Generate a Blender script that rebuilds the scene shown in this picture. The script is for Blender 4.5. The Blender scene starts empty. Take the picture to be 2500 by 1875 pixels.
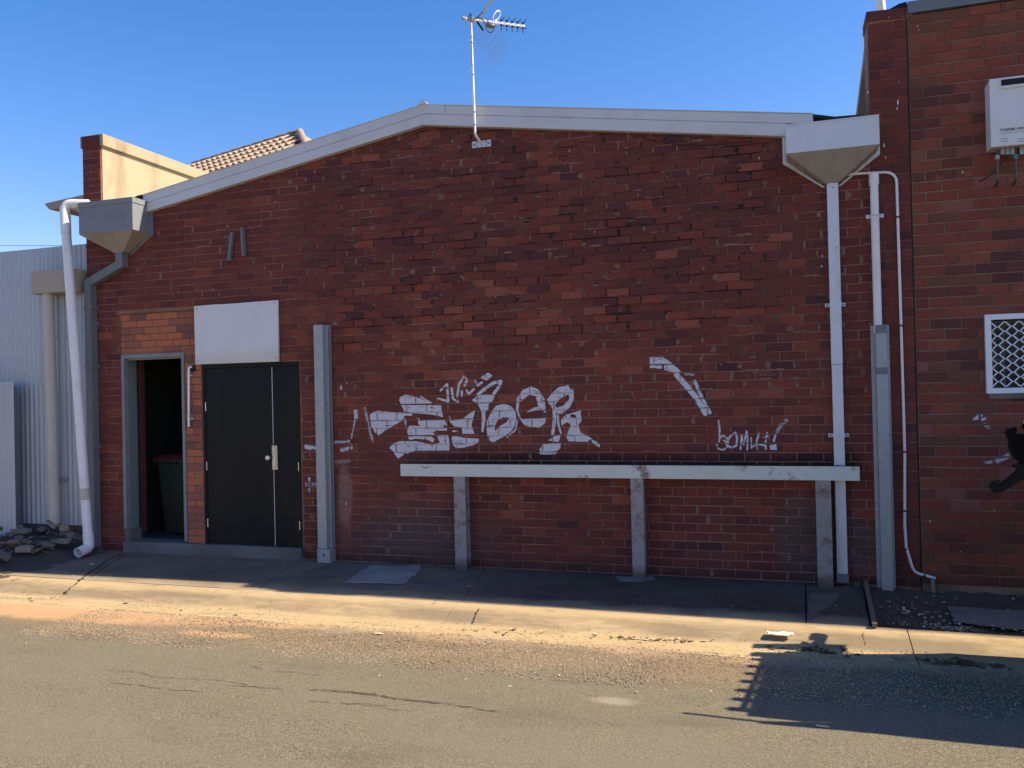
import bpy, bmesh, math, random
import numpy as np
from mathutils import Vector, Matrix, Euler
random.seed(7); rng = np.random.default_rng(7)
sc = bpy.context.scene
COL = sc.collection
R_ = math.radians

# ------------------------------------------------------------------ camera
FPX = 2050.0
YAW = math.atan(FPX/6370.0); PITCH = R_(0.5); ROLL = 0.0225
CAM = Vector((0.0, -8.33, 1.85))
ROT = (Matrix.Rotation(YAW,3,'Z') @ Matrix.Rotation(math.pi/2+PITCH,3,'X') @ Matrix.Rotation(-ROLL,3,'Z'))
cd = bpy.data.cameras.new('camera'); cam = bpy.data.objects.new('camera', cd); COL.objects.link(cam)
cam.matrix_world = Matrix.Translation(CAM) @ ROT.to_4x4()
cd.sensor_width = 36.0; cd.lens = 36.0*FPX/2500.0; cd.clip_start = 0.05; cd.clip_end = 2000
sc.camera = cam

# ------------------------------------------------------------------ light
SUNV = Vector((5.99, 1.19, 5.28)).normalized()       # towards the sun: behind the row of buildings, from the right
SUN_EL = math.asin(SUNV.z); SUN_AZ = math.atan2(SUNV.x, SUNV.y)
w = bpy.data.worlds.new('World'); sc.world = w; w.use_nodes = True
wn = w.node_tree; wn.nodes.clear()
sky = wn.nodes.new('ShaderNodeTexSky'); sky.sky_type = 'NISHITA'; sky.sun_disc = False
sky.sun_elevation = SUN_EL; sky.sun_rotation = SUN_AZ; sky.altitude = 0.0
sky.air_density = 1.0; sky.dust_density = 0.6; sky.ozone_density = 1.6
bg = wn.nodes.new('ShaderNodeBackground'); bg.inputs[1].default_value = 0.118
wo = wn.nodes.new('ShaderNodeOutputWorld')
hsv = wn.nodes.new('ShaderNodeHueSaturation'); hsv.inputs['Saturation'].default_value = 1.40; hsv.inputs['Value'].default_value = 1.0
wn.links.new(sky.outputs[0], hsv.inputs['Color']); tint = wn.nodes.new('ShaderNodeMix'); tint.data_type='RGBA'; tint.blend_type='MULTIPLY'; tint.inputs[0].default_value=1.0; tint.inputs[7].default_value=(1.12,.875,.98,1)
wn.links.new(hsv.outputs[0], tint.inputs[6]); wn.links.new(tint.outputs[2], bg.inputs[0]); wn.links.new(bg.outputs[0], wo.inputs[0])
sd = bpy.data.lights.new('sun','SUN'); sd.energy = 5.0; sd.angle = R_(0.5); sd.color = (1.0, 0.875, 0.66)
so = bpy.data.objects.new('sun', sd); COL.objects.link(so)
so.rotation_euler = SUNV.to_track_quat('Z','Y').to_euler(); so.location = (6, 3, 14)
sc.view_settings.view_transform = 'Standard'; sc.view_settings.look = 'None'
sc.view_settings.exposure = 0.88; sc.view_settings.gamma = 1.0; sc.view_settings.use_curve_mapping = False
sc.render.engine = 'CYCLES'
sc.cycles.max_bounces = 6; sc.cycles.diffuse_bounces = 4

# ------------------------------------------------------------------ helpers
def ray(px, py):
    return ROT @ Vector(((px-1250.0)/FPX, -(py-937.5)/FPX, -1.0))
def wp(px, py, y=0.0):                 # photo pixel -> point on the vertical plane y
    d = ray(px, py); return CAM + d*((y-CAM.y)/d.y)
def zg(y):                             # street cross-section: footpath, rolled kerb, gutter, road
    P = [(-60,0.0),(-9,0.0),(-6,-.02),(-3.6,-.06),(-2.02,-.115),(-1.92,-.122),(-1.72,-.130),(-1.60,-.118),(-1.44,-.075),(-1.28,-.042),(-1.1,-.03),(0,0),(50,0)]
    for (a,za),(b,zb) in zip(P,P[1:]):
        if a <= y <= b: return za+(zb-za)*(y-a)/(b-a)
    return 0.0
def gp(px, py):                        # photo pixel -> point on the street surface
    d = ray(px, py); z = 0.0
    for _ in range(12):
        p = CAM + d*((z-CAM.z)/d.z); z = zg(p.y)
    return p

class MB:
    def __init__(s): s.v=[]; s.f=[]; s.m=[]
    def add(s, vs, fs, m=0):
        n=len(s.v); s.v += [tuple(v) for v in vs]; s.f += [tuple(i+n for i in f) for f in fs]; s.m += [m]*len(fs)
    def box(s, x0,x1,y0,y1,z0,z1,m=0, ch=0.0):
        if ch<=0:
            s.add([(x0,y0,z0),(x1,y0,z0),(x1,y1,z0),(x0,y1,z0),(x0,y0,z1),(x1,y0,z1),(x1,y1,z1),(x0,y1,z1)],
                  [(0,3,2,1),(4,5,6,7),(0,1,5,4),(1,2,6,5),(2,3,7,6),(3,0,4,7)],m)
        else:
            bm=bmesh.new(); bmesh.ops.create_cube(bm,size=1.0)
            for v in bm.verts: v.co=Vector(((x0+x1)/2+v.co.x*(x1-x0),(y0+y1)/2+v.co.y*(y1-y0),(z0+z1)/2+v.co.z*(z1-z0)))
            bmesh.ops.bevel(bm,geom=list(bm.edges),offset=ch,segments=2,affect='EDGES',profile=0.6)
            s.bm(bm,m)
    def bm(s,bm,m=0):
        bm.verts.index_update()
        s.add([v.co.copy() for v in bm.verts],[[v.index for v in f.verts] for f in bm.faces],m); bm.free()
    def prism(s, poly, y0, y1, m=0):     # polygon in (x,z), extruded along y (y0 = front)
        n=len(poly); A=sum(poly[i][0]*poly[(i+1)%n][1]-poly[(i+1)%n][0]*poly[i][1] for i in range(n))
        if A<0: poly=poly[::-1]
        s.add([(x,y0,z) for x,z in poly]+[(x,y1,z) for x,z in poly],
              [tuple(range(n)), tuple(range(2*n-1,n-1,-1))]+[(i,n+i,n+(i+1)%n,(i+1)%n) for i in range(n)],m)
    def flat(s, poly, m=0):              # polygon in 3D
        s.add(poly,[tuple(range(len(poly)))],m)
    def sweep(s, path, prof, m=0, up=Vector((0,-1,0)), caps=True):   # closed profile [(a,b)] along a polyline, mitred
        path=[Vector(p) for p in path]; n=len(prof); rings=[]
        for i,p in enumerate(path):
            d0=(p-path[i-1]).normalized() if i>0 else None
            d1=(path[i+1]-p).normalized() if i<len(path)-1 else None
            if d0 is None: t=d1
            elif d1 is None: t=d0
            else: t=(d0+d1).normalized()
            k=1.0/max(.35,t.dot(d0)) if d0 is not None else 1.0
            b=t.cross(up); b = b.normalized() if b.length>1e-4 else Vector((1,0,0))
            u=b.cross(t).normalized()
            # mitre stretch lies in the bend plane
            if d0 is not None and d1 is not None and (d1-d0).length>1e-4:
                bend=(d1-d0).normalized()
            else: bend=None
            ring=[]
            for a,c in prof:
                o=b*a+u*c
                if bend is not None: o=o+bend*(o.dot(bend))*(k-1)
                ring.append(p+o)
            rings.append(ring)
        vs=[v for r in rings for v in r]; fs=[]
        for i in range(len(path)-1):
            for j in range(n):
                fs.append((i*n+j,i*n+(j+1)%n,(i+1)*n+(j+1)%n,(i+1)*n+j))
        if caps:
            fs.append(tuple(range(n-1,-1,-1))); fs.append(tuple(range((len(path)-1)*n,len(path)*n)))
        s.add(vs,fs,m)
    def tube(s, path, r, m=0, n=12, caps=True):
        s.sweep(path,[(r*math.cos(2*math.pi*k/n),r*math.sin(2*math.pi*k/n)) for k in range(n)],m,caps=caps)
    def build(s, name, mats, parent=None, smooth=False, recalc=True, keep=None):
        me=bpy.data.meshes.new(name)
        org=Vector(parent['_o']) if parent is not None and '_o' in parent else Vector((0,0,0))
        if keep is not None: org=Vector(keep)
        me.from_pydata([tuple(Vector(v)-org) for v in s.v],[],s.f)
        if not isinstance(mats,(list,tuple)): mats=[mats]
        for m in mats: me.materials.append(m)
        me.polygons.foreach_set('material_index',s.m)
        if smooth: me.polygons.foreach_set('use_smooth',[True]*len(me.polygons))
        if recalc:
            bm=bmesh.new(); bm.from_mesh(me); bmesh.ops.recalc_face_normals(bm,faces=bm.faces); bm.to_mesh(me); bm.free()
        me.update()
        if smooth:
            try: me.set_sharp_from_angle(angle=R_(42))
            except Exception: pass
        o=bpy.data.objects.new(name,me); COL.objects.link(o)
        if parent is not None: o.parent=parent; o['_o']=list(org)
        else:
            o['_o']=[0,0,0]
            if keep is not None: o.location=org; o['_o']=list(org)
        return o
def tag(o,label=None,cat=None,group=None,kind=None):
    if label: o['label']=label
    if cat: o['category']=cat
    if group: o['group']=group
    if kind: o['kind']=kind
    return o
def thing(name,label,cat,loc=(0,0,0),group=None):
    o=bpy.data.objects.new(name,None); COL.objects.link(o); o.location=loc; o.empty_display_size=.1
    o['_o']=list(loc); return tag(o,label,cat,group)
def arc(p0,p1,p2,r,n=6):               # round the corner at p1
    p0,p1,p2=Vector(p0),Vector(p1),Vector(p2); a=(p0-p1).normalized(); b=(p2-p1).normalized()
    ang=a.angle(b); t=r/math.tan(ang/2); A=p1+a*t; B=p1+b*t
    return [ (A*(1-s)**2+p1*2*s*(1-s)+B*s*s) for s in [i/n for i in range(n+1)] ]
def rounded(path,r,n=6):
    out=[Vector(path[0])]
    for i in range(1,len(path)-1): out+=arc(path[i-1],path[i],path[i+1],r,n)
    out.append(Vector(path[-1])); return out

# ------------------------------------------------------------------ materials
class NT:
    def __init__(s,name):
        s.m=bpy.data.materials.new(name); s.m.use_nodes=True; s.t=s.m.node_tree; s.t.nodes.clear()
        s.out=s.n('ShaderNodeOutputMaterial'); s.b=s.n('ShaderNodeBsdfPrincipled'); s.l(s.b.outputs[0],s.out.inputs[0])
        s.geo=s.n('ShaderNodeNewGeometry'); s.pos=s.geo.outputs['Position']
    def n(s,t,**k):
        x=s.t.nodes.new(t)
        for a,v in k.items(): setattr(x,a,v)
        return x
    def l(s,a,b): s.t.links.new(a,b)
    def put(s,sock,v):
        if hasattr(v,'is_output') or hasattr(v,'links'): s.l(v,sock)
        else: sock.default_value = v
    def noise(s,scale,detail=3,rough=.55,vec=None,sc3=None,dist=0):
        v=vec or s.pos
        if sc3:
            mp=s.n('ShaderNodeMapping'); mp.inputs['Scale'].default_value=sc3; s.l(v,mp.inputs[0]); v=mp.outputs[0]
        x=s.n('ShaderNodeTexNoise'); x.inputs['Scale'].default_value=scale; x.inputs['Detail'].default_value=detail
        x.inputs['Roughness'].default_value=rough; x.inputs['Distortion'].default_value=dist; s.l(v,x.inputs['Vector']); return x.outputs['Fac']
    def ramp(s,f,a,b,c0=0.0,c1=1.0):
        x=s.n('ShaderNodeMapRange'); x.inputs[1].default_value=a; x.inputs[2].default_value=b; x.inputs[3].default_value=c0; x.inputs[4].default_value=c1
        s.l(f,x.inputs[0]); return x.outputs[0]
    def math(s,op,a,b=None,c=None):
        x=s.n('ShaderNodeMath',operation=op); s.put(x.inputs[0],a)
        if b is not None: s.put(x.inputs[1],b)
        if c is not None: s.put(x.inputs[2],c)
        return x.outputs[0]
    def mix(s,f,a,b,mode='MIX'):
        x=s.n('ShaderNodeMix',data_type='RGBA',blend_type=mode); s.put(x.inputs[0],f)
        s.put(x.inputs[6],a if not isinstance(a,tuple) else (*a[:3],1)); s.put(x.inputs[7],b if not isinstance(b,tuple) else (*b[:3],1)); return x.outputs[2]
    def xyz(s):
        x=s.n('ShaderNodeSeparateXYZ'); s.l(s.pos,x.inputs[0]); return x.outputs
    def blob(s,x0,z0,rx,rz,axis=2,soft=.5):       # soft ellipse mask in the wall (axis 2) or ground (axis 1) plane, with a noisy edge
        o=s.xyz(); a=s.math('DIVIDE',s.math('SUBTRACT',o[0],x0),rx); b=s.math('DIVIDE',s.math('SUBTRACT',o[axis],z0),rz)
        d=s.math('SQRT',s.math('ADD',s.math('MULTIPLY',a,a),s.math('MULTIPLY',b,b)))
        d=s.math('ADD',d,s.ramp(s.noise(6,4,.65),0,1,-.5,.5))
        return s.ramp(d,1+soft*.5,1-soft*.5)
    def bump(s,h,strength=.3,dist=.01):
        x=s.n('ShaderNodeBump'); x.inputs['Strength'].default_value=strength; x.inputs['Distance'].default_value=dist
        s.l(h,x.inputs['Height']); s.l(x.outputs[0],s.b.inputs['Normal'])
    def done(s,col,rough=.8,metal=0.0,spec=None):
        s.put(s.b.inputs['Base Color'],col if not isinstance(col,tuple) else (*col[:3],1)); s.put(s.b.inputs['Roughness'],rough); s.b.inputs['Metallic'].default_value=metal
        if spec is not None: s.b.inputs['Specular IOR Level'].default_value=spec
        return s.m
def simple(name,c,rough=.6,metal=0.0,var=.12,scale=8,bump=.15,dirt=None,dirtamt=.5,spec=None,streak=False):
    t=NT(name); n=t.noise(scale,4,.6)
    col=t.mix(n,tuple(x*(1-var) for x in c),tuple(min(1,x*(1+var)) for x in c))
    if dirt:
        d=t.noise(scale*.6,5,.7,sc3=(1,1,.18) if streak else None)
        col=t.mix(t.ramp(d,.5,.72,0,dirtamt),col,dirt)
    if bump: t.bump(t.noise(scale*9,4,.6),bump,.002)
    return t.done(col,rough,metal,spec)

def brick_mat(name,c,lift=1.0):
    t=NT(name)
    n1=t.noise(26,5,.65); n2=t.noise(2.2,3,.5); n3=t.noise(140,3,.6)
    col=t.mix(n1,tuple(x*.74 for x in c),tuple(x*1.24 for x in c))
    col=t.mix(t.ramp(n2,.35,.7,0,.35),col,(c[0]*.62,c[1]*.75,c[2]*.9))
    col=t.mix(t.ramp(n3,.62,.75,0,.35),col,(c[0]*.4,c[1]*.4,c[2]*.4))
    # dried mortar smeared over some arrises
    sm=t.noise(11,4,.62,sc3=(1.25,1,.8),dist=.7)
    col=t.mix(t.ramp(sm,.62,.70,0,.55),col,(c[0]*.6+.13,c[1]*.8+.075,c[2]*.8+.06))
    # splash-back cement haze and rising damp with their own outline
    pale=t.math('MAXIMUM',t.blob(-3.75,.22,.75,.42,2,.9),t.math('MAXIMUM',t.blob(.17,.38,.26,.42,2,.6),t.blob(.62,.35,.22,.25,2,.7)))
    col=t.mix(t.math('MULTIPLY',pale,.62),col,(.085,.075,.070))
    pk=t.blob(-4.66,.72,.09,.34,2,.5); col=t.mix(t.math('MULTIPLY',pk,.5),col,(.36,.22,.18))
    # darker band with an uneven edge just above the rail
    o=t.xyz(); g=t.math('MULTIPLY',t.ramp(t.math('ADD',o[2],t.ramp(t.noise(9,4,.6),0,1,-.05,.05)),1.27,1.13,0,.85),
                        t.math('MULTIPLY',t.ramp(o[0],-3.95,-3.2,0,1),t.ramp(o[0],.75,.6)))
    g=t.math('MULTIPLY',g,t.ramp(o[2],1.04,1.09,0,1))
    col=t.mix(g,col,(.012,.011,.010))
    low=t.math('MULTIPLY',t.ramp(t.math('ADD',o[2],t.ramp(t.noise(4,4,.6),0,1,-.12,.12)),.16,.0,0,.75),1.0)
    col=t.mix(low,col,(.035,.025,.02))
    t.bump(t.math('ADD',t.noise(90,5,.7),t.math('MULTIPLY',n1,.8)),.55,.0035)
    return t.done(col,.9,0,.25)
def lin(r,g,b):
    f=lambda v:(v/255/12.92) if v/255<=.04045 else ((v/255+.055)/1.055)**2.4
    return (f(r),f(g),f(b))
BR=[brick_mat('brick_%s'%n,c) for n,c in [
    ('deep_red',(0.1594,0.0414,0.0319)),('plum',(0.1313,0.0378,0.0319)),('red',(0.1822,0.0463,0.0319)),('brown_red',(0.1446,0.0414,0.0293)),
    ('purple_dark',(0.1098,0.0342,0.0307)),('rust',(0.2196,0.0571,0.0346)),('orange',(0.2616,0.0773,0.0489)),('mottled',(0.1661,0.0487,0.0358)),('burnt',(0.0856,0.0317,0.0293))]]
BR2=[brick_mat('wide_brick_%s'%n,c) for n,c in [('red',(0.2129,0.0580,0.0355)),('rust',(0.2436,0.0705,0.0392)),('brown',(0.1668,0.0655,0.0379)),('dark',(0.1458,0.0453,0.0332)),('pinkish',(0.2504,0.0884,0.0644)),('burnt',(0.1110,0.0414,0.0343))]]
BRO=[brick_mat('infill_brick_%s'%n,c) for n,c in [('orange',(0.4411,0.1448,0.0716)),('tan_red',(0.3175,0.1119,0.0695)),('dusky',(0.2117,0.0868,0.0653))]]
def mortar_mat(name,c):
    t=NT(name); n=t.noise(18,5,.6); col=t.mix(n,tuple(x*.6 for x in c),tuple(x*1.25 for x in c))
    col=t.mix(t.ramp(t.noise(1.3,4,.6),.42,.66,0,.75),col,(c[0]*.42,c[1]*.38,c[2]*.36))
    o=t.xyz(); up=t.math('MULTIPLY',t.ramp(t.math('ADD',o[2],t.ramp(t.noise(1.1,4,.6),0,1,-.5,.5)),1.9,2.5),t.math('MULTIPLY',t.ramp(o[0],-5.6,-4.6),t.ramp(o[0],.3,-.2)))
    col=t.mix(t.math('MULTIPLY',up,t.ramp(t.noise(3.4,4,.7,sc3=(.5,1,3)),.46,.58,.0,.92)),col,(.022,.014,.012))
    t.bump(t.noise(120,4,.7),.6,.004); return t.done(col,.95,0,.2)
M={}
M['render']=None
def render_mat(name,c,d):
    t=NT(name); col=t.mix(t.noise(3,4,.6),tuple(x*.9 for x in c),tuple(x*1.08 for x in c))
    st=t.noise(2.4,5,.7,sc3=(1,1,.22)); col=t.mix(t.ramp(st,.50,.70,0,.8),col,d)
    t.bump(t.noise(60,4,.7),.3,.004); return t.done(col,.92,0,.2)
M['mortar']=mortar_mat('mortar',(.32,.165,.115)); M['mortar2']=mortar_mat('grey_mortar',(.30,.19,.14)); M['mortar_dark']=mortar_mat('brown_mortar',(.24,.14,.10))
M['smear']=mortar_mat('squeezed_mortar',(.265,.150,.110)); M['barge']=simple('painted_steel_capping',(.56,.57,.55),.45,.0,.05,3,.03,(.36,.35,.32),.35)
M['zinc']=simple('galvanised_steel',(.33,.35,.35),.5,.35,.25,30,.05,(.20,.21,.22),.5)
M['zinc_new']=simple('bright_galvanised_steel',(.58,.60,.61),.45,.12,.10,6,.03,(.44,.42,.38),.6,streak=True)
M['zinc_head']=simple('dull_zinc_sheet',(.185,.20,.215),.6,0,.15,9,.04,(.13,.135,.14),.6); M['funnel']=render_mat('grey_tan_sheet',(.30,.275,.235),(.22,.19,.155)); M['zinc_dark']=simple('weathered_grey_pipe',(.15,.165,.17),.6,.15,.15,8,.05,(.10,.11,.11),.5)
M['white_pvc']=simple('white_plastic',(.72,.72,.70),.35,0,.03,5,.0,(.45,.36,.28),.35)
M['beige_pvc']=simple('beige_painted_pipe',(.46,.43,.36),.5,0,.06,6,.03,(.30,.26,.2),.4)
M['tan_box']=simple('tan_painted_metal',(.36,.31,.235),.6,0,.05,6,.03)
M['black_paint']=simple('black_door_paint',(.009,.009,.009),.55,0,.3,3,.04,(.022,.021,.019),.35,spec=.18,streak=True)
M['black_edge']=simple('dark_gap',(.01,.01,.01),.9,0,.1,5,0)
M['brass']=simple('pale_brass_plate',(.60,.50,.34),.38,.3,.06,20,.02)
M['steel']=simple('bright_steel',(.62,.63,.64),.25,.8,.05,20,.02)
M['frame']=simple('grey_steel_frame',(.20,.225,.215),.55,.1,.12,9,.05,(.12,.12,.11),.6,streak=True)
M['rail']=None; M['leg']=None
def rusty(name,c,scale,a,b):
    t=NT(name); n=t.noise(5,4,.6); col=t.mix(n,tuple(x*.86 for x in c),tuple(x*1.1 for x in c))
    r=t.noise(scale,6,.75); o=t.xyz()
    col=t.mix(t.ramp(r,a,b,0,.9),col,(.17,.10,.06)); col=t.mix(t.ramp(t.noise(scale*6,3,.7),.68,.74,0,.8),col,(.05,.035,.025))
    col=t.mix(t.ramp(o[2],.14,.03,0,.85),col,(.07,.045,.028))
    t.bump(t.noise(60,4,.7),.3,.003); return t.done(col,.6,0)
M['rail']=rusty('cream_green_painted_steel',(.60,.62,.53),5,.57,.66)
M['leg']=rusty('old_grey_painted_steel',(.30,.275,.26),9,.50,.64)
M['render']=render_mat('cream_render',(.38,.31,.20),(.23,.18,.12)); M['coping']=render_mat('stained_cement_coping',(.36,.29,.19),(.17,.13,.09))
M['board']=None
t=NT('white_sign_board'); n=t.noise(3,3,.5); col=t.mix(n,(.60,.61,.60),(.70,.71,.71)); o=t.xyz()
col=t.mix(t.ramp(t.math('ADD',o[2],t.ramp(t.noise(5,4,.6),0,1,-.1,.1)),2.42,2.33,0,.6),col,(.56,.53,.40)); col=t.mix(t.ramp(t.noise(30,4,.7),.68,.76,0,.35),col,(.3,.3,.28))
col=t.mix(t.ramp(t.noise(1.8,5,.7,sc3=(1,1,.35)),.48,.66,0,.35),col,(.52,.53,.55)); t.bump(t.noise(2.2,3,.5),.25,.03); M['board']=t.done(col,.55)
def corr_mat(name,c):
    t=NT(name); col=t.mix(t.noise(1.6,4,.6),tuple(x*.88 for x in c),tuple(x*1.08 for x in c)); o=t.xyz()
    col=t.mix(t.ramp(t.noise(3,5,.65,sc3=(1,1,.15)),.52,.75,0,.4),col,tuple(x*.62 for x in c)); return t.done(col,.42,.25)
M['corr']=corr_mat('corrugated_zincalume',(.40,.43,.46))
def conc(name,c,d,scale=2.2,aggr=120,sunny_edge=False):
    t=NT(name); col=t.mix(t.noise(scale,6,.62),tuple(x*.72 for x in c),tuple(x*1.18 for x in c))
    col=t.mix(t.ramp(t.noise(scale*.45,5,.6,sc3=(1,1.8,1)),.45,.66,0,.75),col,d)
    col=t.mix(t.ramp(t.noise(aggr,2,.6),.6,.78,0,.35),col,tuple(x*.45 for x in c))
    if sunny_edge:
        o=t.xyz(); e=t.math('ADD',o[1],t.ramp(t.noise(1.7,5,.65),0,1,-.22,.22)); col=t.mix(t.ramp(e,-1.02,-1.25,0,.85),col,(.40,.31,.20))  # kerbside edge turned sandy: the sun on the slabs painted as colour
    t.bump(t.math('ADD',t.noise(aggr*.7,4,.7),t.noise(9,4,.6)),.5,.006); return t.done(col,.92,0,.2)
M['path']=conc('footpath_concrete',(.135,.100,.070),(.090,.068,.048),sunny_edge=True)
M['path_unused']=conc('dark_footpath_concrete',(.065,.050,.036),(.042,.033,.024),sunny_edge=True)
M['patch']=conc('pale_cement_patch',(.15,.128,.10),(.09,.075,.058),4)
M['sill']=conc('grey_cement_step',(.19,.175,.155),(.12,.105,.09),4)
M['mound']=conc('dark_soil',(.10,.078,.06),(.06,.048,.04),3,60)
t=NT('footpath_cement'); o=t.xyz()
dark_end=t.ramp(t.math('ADD',o[0],t.ramp(t.noise(.9,5,.65),0,1,-1.6,1.6)),-3.9,-2.1)  # concrete gets darker towards the right end of the footpath
ca=t.mix(t.noise(2.1,6,.65),(.150,.112,.074),(.26,.195,.130)); cb=t.mix(t.noise(1.9,6,.65),(.045,.036,.027),(.100,.078,.056)); col=t.mix(dark_end,ca,cb)
col=t.mix(t.ramp(t.noise(.8,6,.7,sc3=(1,1.8,1)),.44,.62,0,.6),col,t.mix(dark_end,(.12,.090,.062),(.12,.096,.072)))
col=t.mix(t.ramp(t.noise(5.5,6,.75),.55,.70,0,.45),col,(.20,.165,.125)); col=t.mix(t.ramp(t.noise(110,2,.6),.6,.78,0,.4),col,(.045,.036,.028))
e=t.math('ADD',o[1],t.ramp(t.noise(1.7,5,.65),0,1,-.22,.22)); col=t.mix(t.ramp(e,-1.02,-1.25,0,.85),col,(.40,.31,.20))  # paler sandy edge paints the sunlit strip into the slab colour
t.bump(t.math('ADD',t.noise(85,4,.7),t.noise(9,4,.6)),.6,.007); M['path']=M['path_right']=t.done(col,.92,0,.2)
# kerb and gutter concrete: lit sandy band, dark grit in the roll
t=NT('kerb_concrete'); o=t.xyz(); col=t.mix(t.noise(3,6,.65,sc3=(.5,2.2,1)),(.40,.29,.155),(.60,.445,.245))
band=t.math('MULTIPLY',t.ramp(o[1],-1.68,-1.58,0,1),t.ramp(o[1],-1.34,-1.44,0,1))
col=t.mix(t.math('MULTIPLY',band,t.ramp(t.noise(2.6,5,.7,sc3=(.35,1,1)),.36,.56,0,.8)),col,(.21,.165,.11))
col=t.mix(t.ramp(t.noise(1.1,4,.6),.5,.7,0,.5),col,(.46,.30,.16)); col=t.mix(t.ramp(t.noise(6,6,.75,sc3=(.5,1.3,1)),.52,.66,0,.5),col,(.24,.18,.11)); col=t.mix(t.ramp(t.noise(70,3,.7),.6,.72,0,.45),col,(.16,.125,.085))
t.bump(t.math('ADD',t.noise(80,4,.7),t.noise(7,4,.6)),.55,.006); M['kerb']=t.done(col,.92,0,.2)
# road: worn dusty asphalt with a dirt and gravel margin along the gutter
t=NT('dusty_asphalt'); o=t.xyz()
ag=t.noise(190,2,.7); col=t.mix(t.ramp(ag,.36,.64),(.058,.049,.033),(.335,.288,.195))
st=t.noise(58,3,.75); col=t.mix(t.ramp(st,.50,.66,.0,.5),col,(.055,.048,.036)); col=t.mix(t.ramp(st,.44,.32,.0,.5),col,(.36,.32,.24))
col=t.mix(t.ramp(t.noise(.9,5,.62,sc3=(.55,1.6,1)),.40,.66,0,.55),col,(.225,.195,.140))
col=t.mix(t.ramp(t.noise(1.7,5,.6,sc3=(.5,1.4,1)),.55,.72,0,.38),col,(.095,.083,.060))
edge=t.math('ADD',o[1],t.ramp(t.noise(1.5,5,.6,sc3=(.7,1,1)),0,1,-.34,.34))
grav=t.ramp(edge,-2.86,-2.55,0,1)
gc=t.mix(t.ramp(t.noise(62,4,.75),.38,.62),(.10,.070,.042),(.42,.31,.185)); col=t.mix(t.math('MULTIPLY',grav,.72),col,gc)
dirt=t.math('MULTIPLY',t.ramp(edge,-2.20,-2.04,0,1),t.ramp(t.noise(4,4,.6),.30,.55,.35,1)); col=t.mix(dirt,col,t.mix(t.noise(7,5,.65),(.44,.29,.165),(.56,.41,.25)))
od=t.math('MAXIMUM',t.blob(-6.6,-2.18,1.7,.26,1,.5),t.math('MAXIMUM',t.blob(-5.0,-2.08,1.1,.11,1,.5),t.blob(-4.5,-2.48,.30,.08,1,.5)))
col=t.mix(t.math('MULTIPLY',od,.9),col,t.mix(t.noise(11,4,.6),(.56,.33,.17),(.60,.37,.19)))
sp=t.blob(-1.03,-3.20,.13,.06,1,.9); col=t.mix(t.math('MULTIPLY',sp,.55),col,(.42,.37,.28))
t.bump(t.math('ADD',t.math('MULTIPLY',ag,1.2),t.math('ADD',t.noise(75,4,.75),t.math('MULTIPLY',t.noise(5,4,.6),1.5))),.85,.006); M['road']=t.done(col,.93,0,.2)
t=NT('dirt_verge'); col=t.mix(t.noise(5,6,.7),(.06,.045,.033),(.14,.108,.078)); col=t.mix(t.ramp(t.noise(45,4,.75),.56,.66,0,.8),col,(.20,.165,.125)); t.bump(t.noise(30,5,.8),1,.02); M['dirt']=t.done(col,.97,0,.15)
M['soil']=simple('sandy_ground',(.36,.28,.19),.95,0,.2,.7,.3)
M['stone']=conc('broken_stone',(.17,.138,.108),(.11,.088,.068),7,60); M['stone2']=conc('pale_rubble',(.25,.21,.165),(.17,.14,.105),7,60)
M['pebble']=simple('brown_pebble',(.30,.215,.135),.9,0,.4,40,.2); M['pebble_pale']=simple('pale_pebble',(.55,.47,.36),.9,0,.2,40,.2); M['pebble_mid']=simple('tan_pebble',(.36,.28,.19),.9,0,.2,40,.2); M['pebble_dark']=simple('dark_pebble',(.11,.085,.06),.9,0,.3,40,.2)
M['leaf']=simple('dry_leaf',(.36,.25,.12),.8,0,.35,30,.1); M['leaf2']=simple('dark_leaf',(.09,.065,.035),.8,0,.3,30,.1); M['leaf3']=simple('pale_leaf',(.60,.50,.33),.8,0,.2,30,.1)
M['paper']=simple('white_paper',(.80,.80,.78),.8,0,.05,9,.2)
M['crack']=simple('crack_dirt',(.035,.028,.02),.98,0,.2,20,0)
M['bin']=simple('dark_green_plastic',(.010,.020,.012),.6,0,.15,5,.08,(.022,.026,.015),.6,spec=.25); M['bin_lid']=simple('red_plastic',(.16,.010,.012),.55,0,.1,5,.05); M['rubber']=simple('black_rubber',(.02,.02,.02),.7,0,.1,9,.1)
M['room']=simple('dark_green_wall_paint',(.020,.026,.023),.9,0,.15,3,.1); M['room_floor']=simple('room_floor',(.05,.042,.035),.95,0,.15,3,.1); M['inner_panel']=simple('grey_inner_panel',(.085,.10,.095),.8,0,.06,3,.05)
M['white_paint']=simple('white_powdercoat',(.78,.79,.80),.4,0,.03,5,.02); M['heater']=simple('heater_enamel',(.66,.67,.64),.4,0,.03,3,.02,(.5,.45,.36),.2)
M['glass']=simple('dark_glass',(.02,.024,.026),.12,0,.1,3,0,spec=.25)
M['curtain']=simple('dim_interior',(.11,.12,.12),.9,0,.3,5,0)
M['navy']=simple('navy_print',(.03,.035,.06),.6,0,.0,3,0); M['redprint']=simple('red_print',(.55,.06,.06),.6,0,0,3,0); M['greyprint']=simple('grey_print',(.30,.31,.33),.6,0,0,3,0)
M['copper']=simple('aged_copper',(.10,.085,.075),.5,.4,.2,20,.1); M['green']=simple('green_lever',(.03,.25,.16),.5,0,.1,20,0)
M['cable']=simple('black_cable',(.012,.012,.014),.5,0,0,3,0)
M['mesh_wire']=simple('grey_wire',(.22,.22,.23),.4,.6,0,3,0); M['alum']=simple('aluminium',(.74,.75,.74),.35,.35,.03,9,0)
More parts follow.
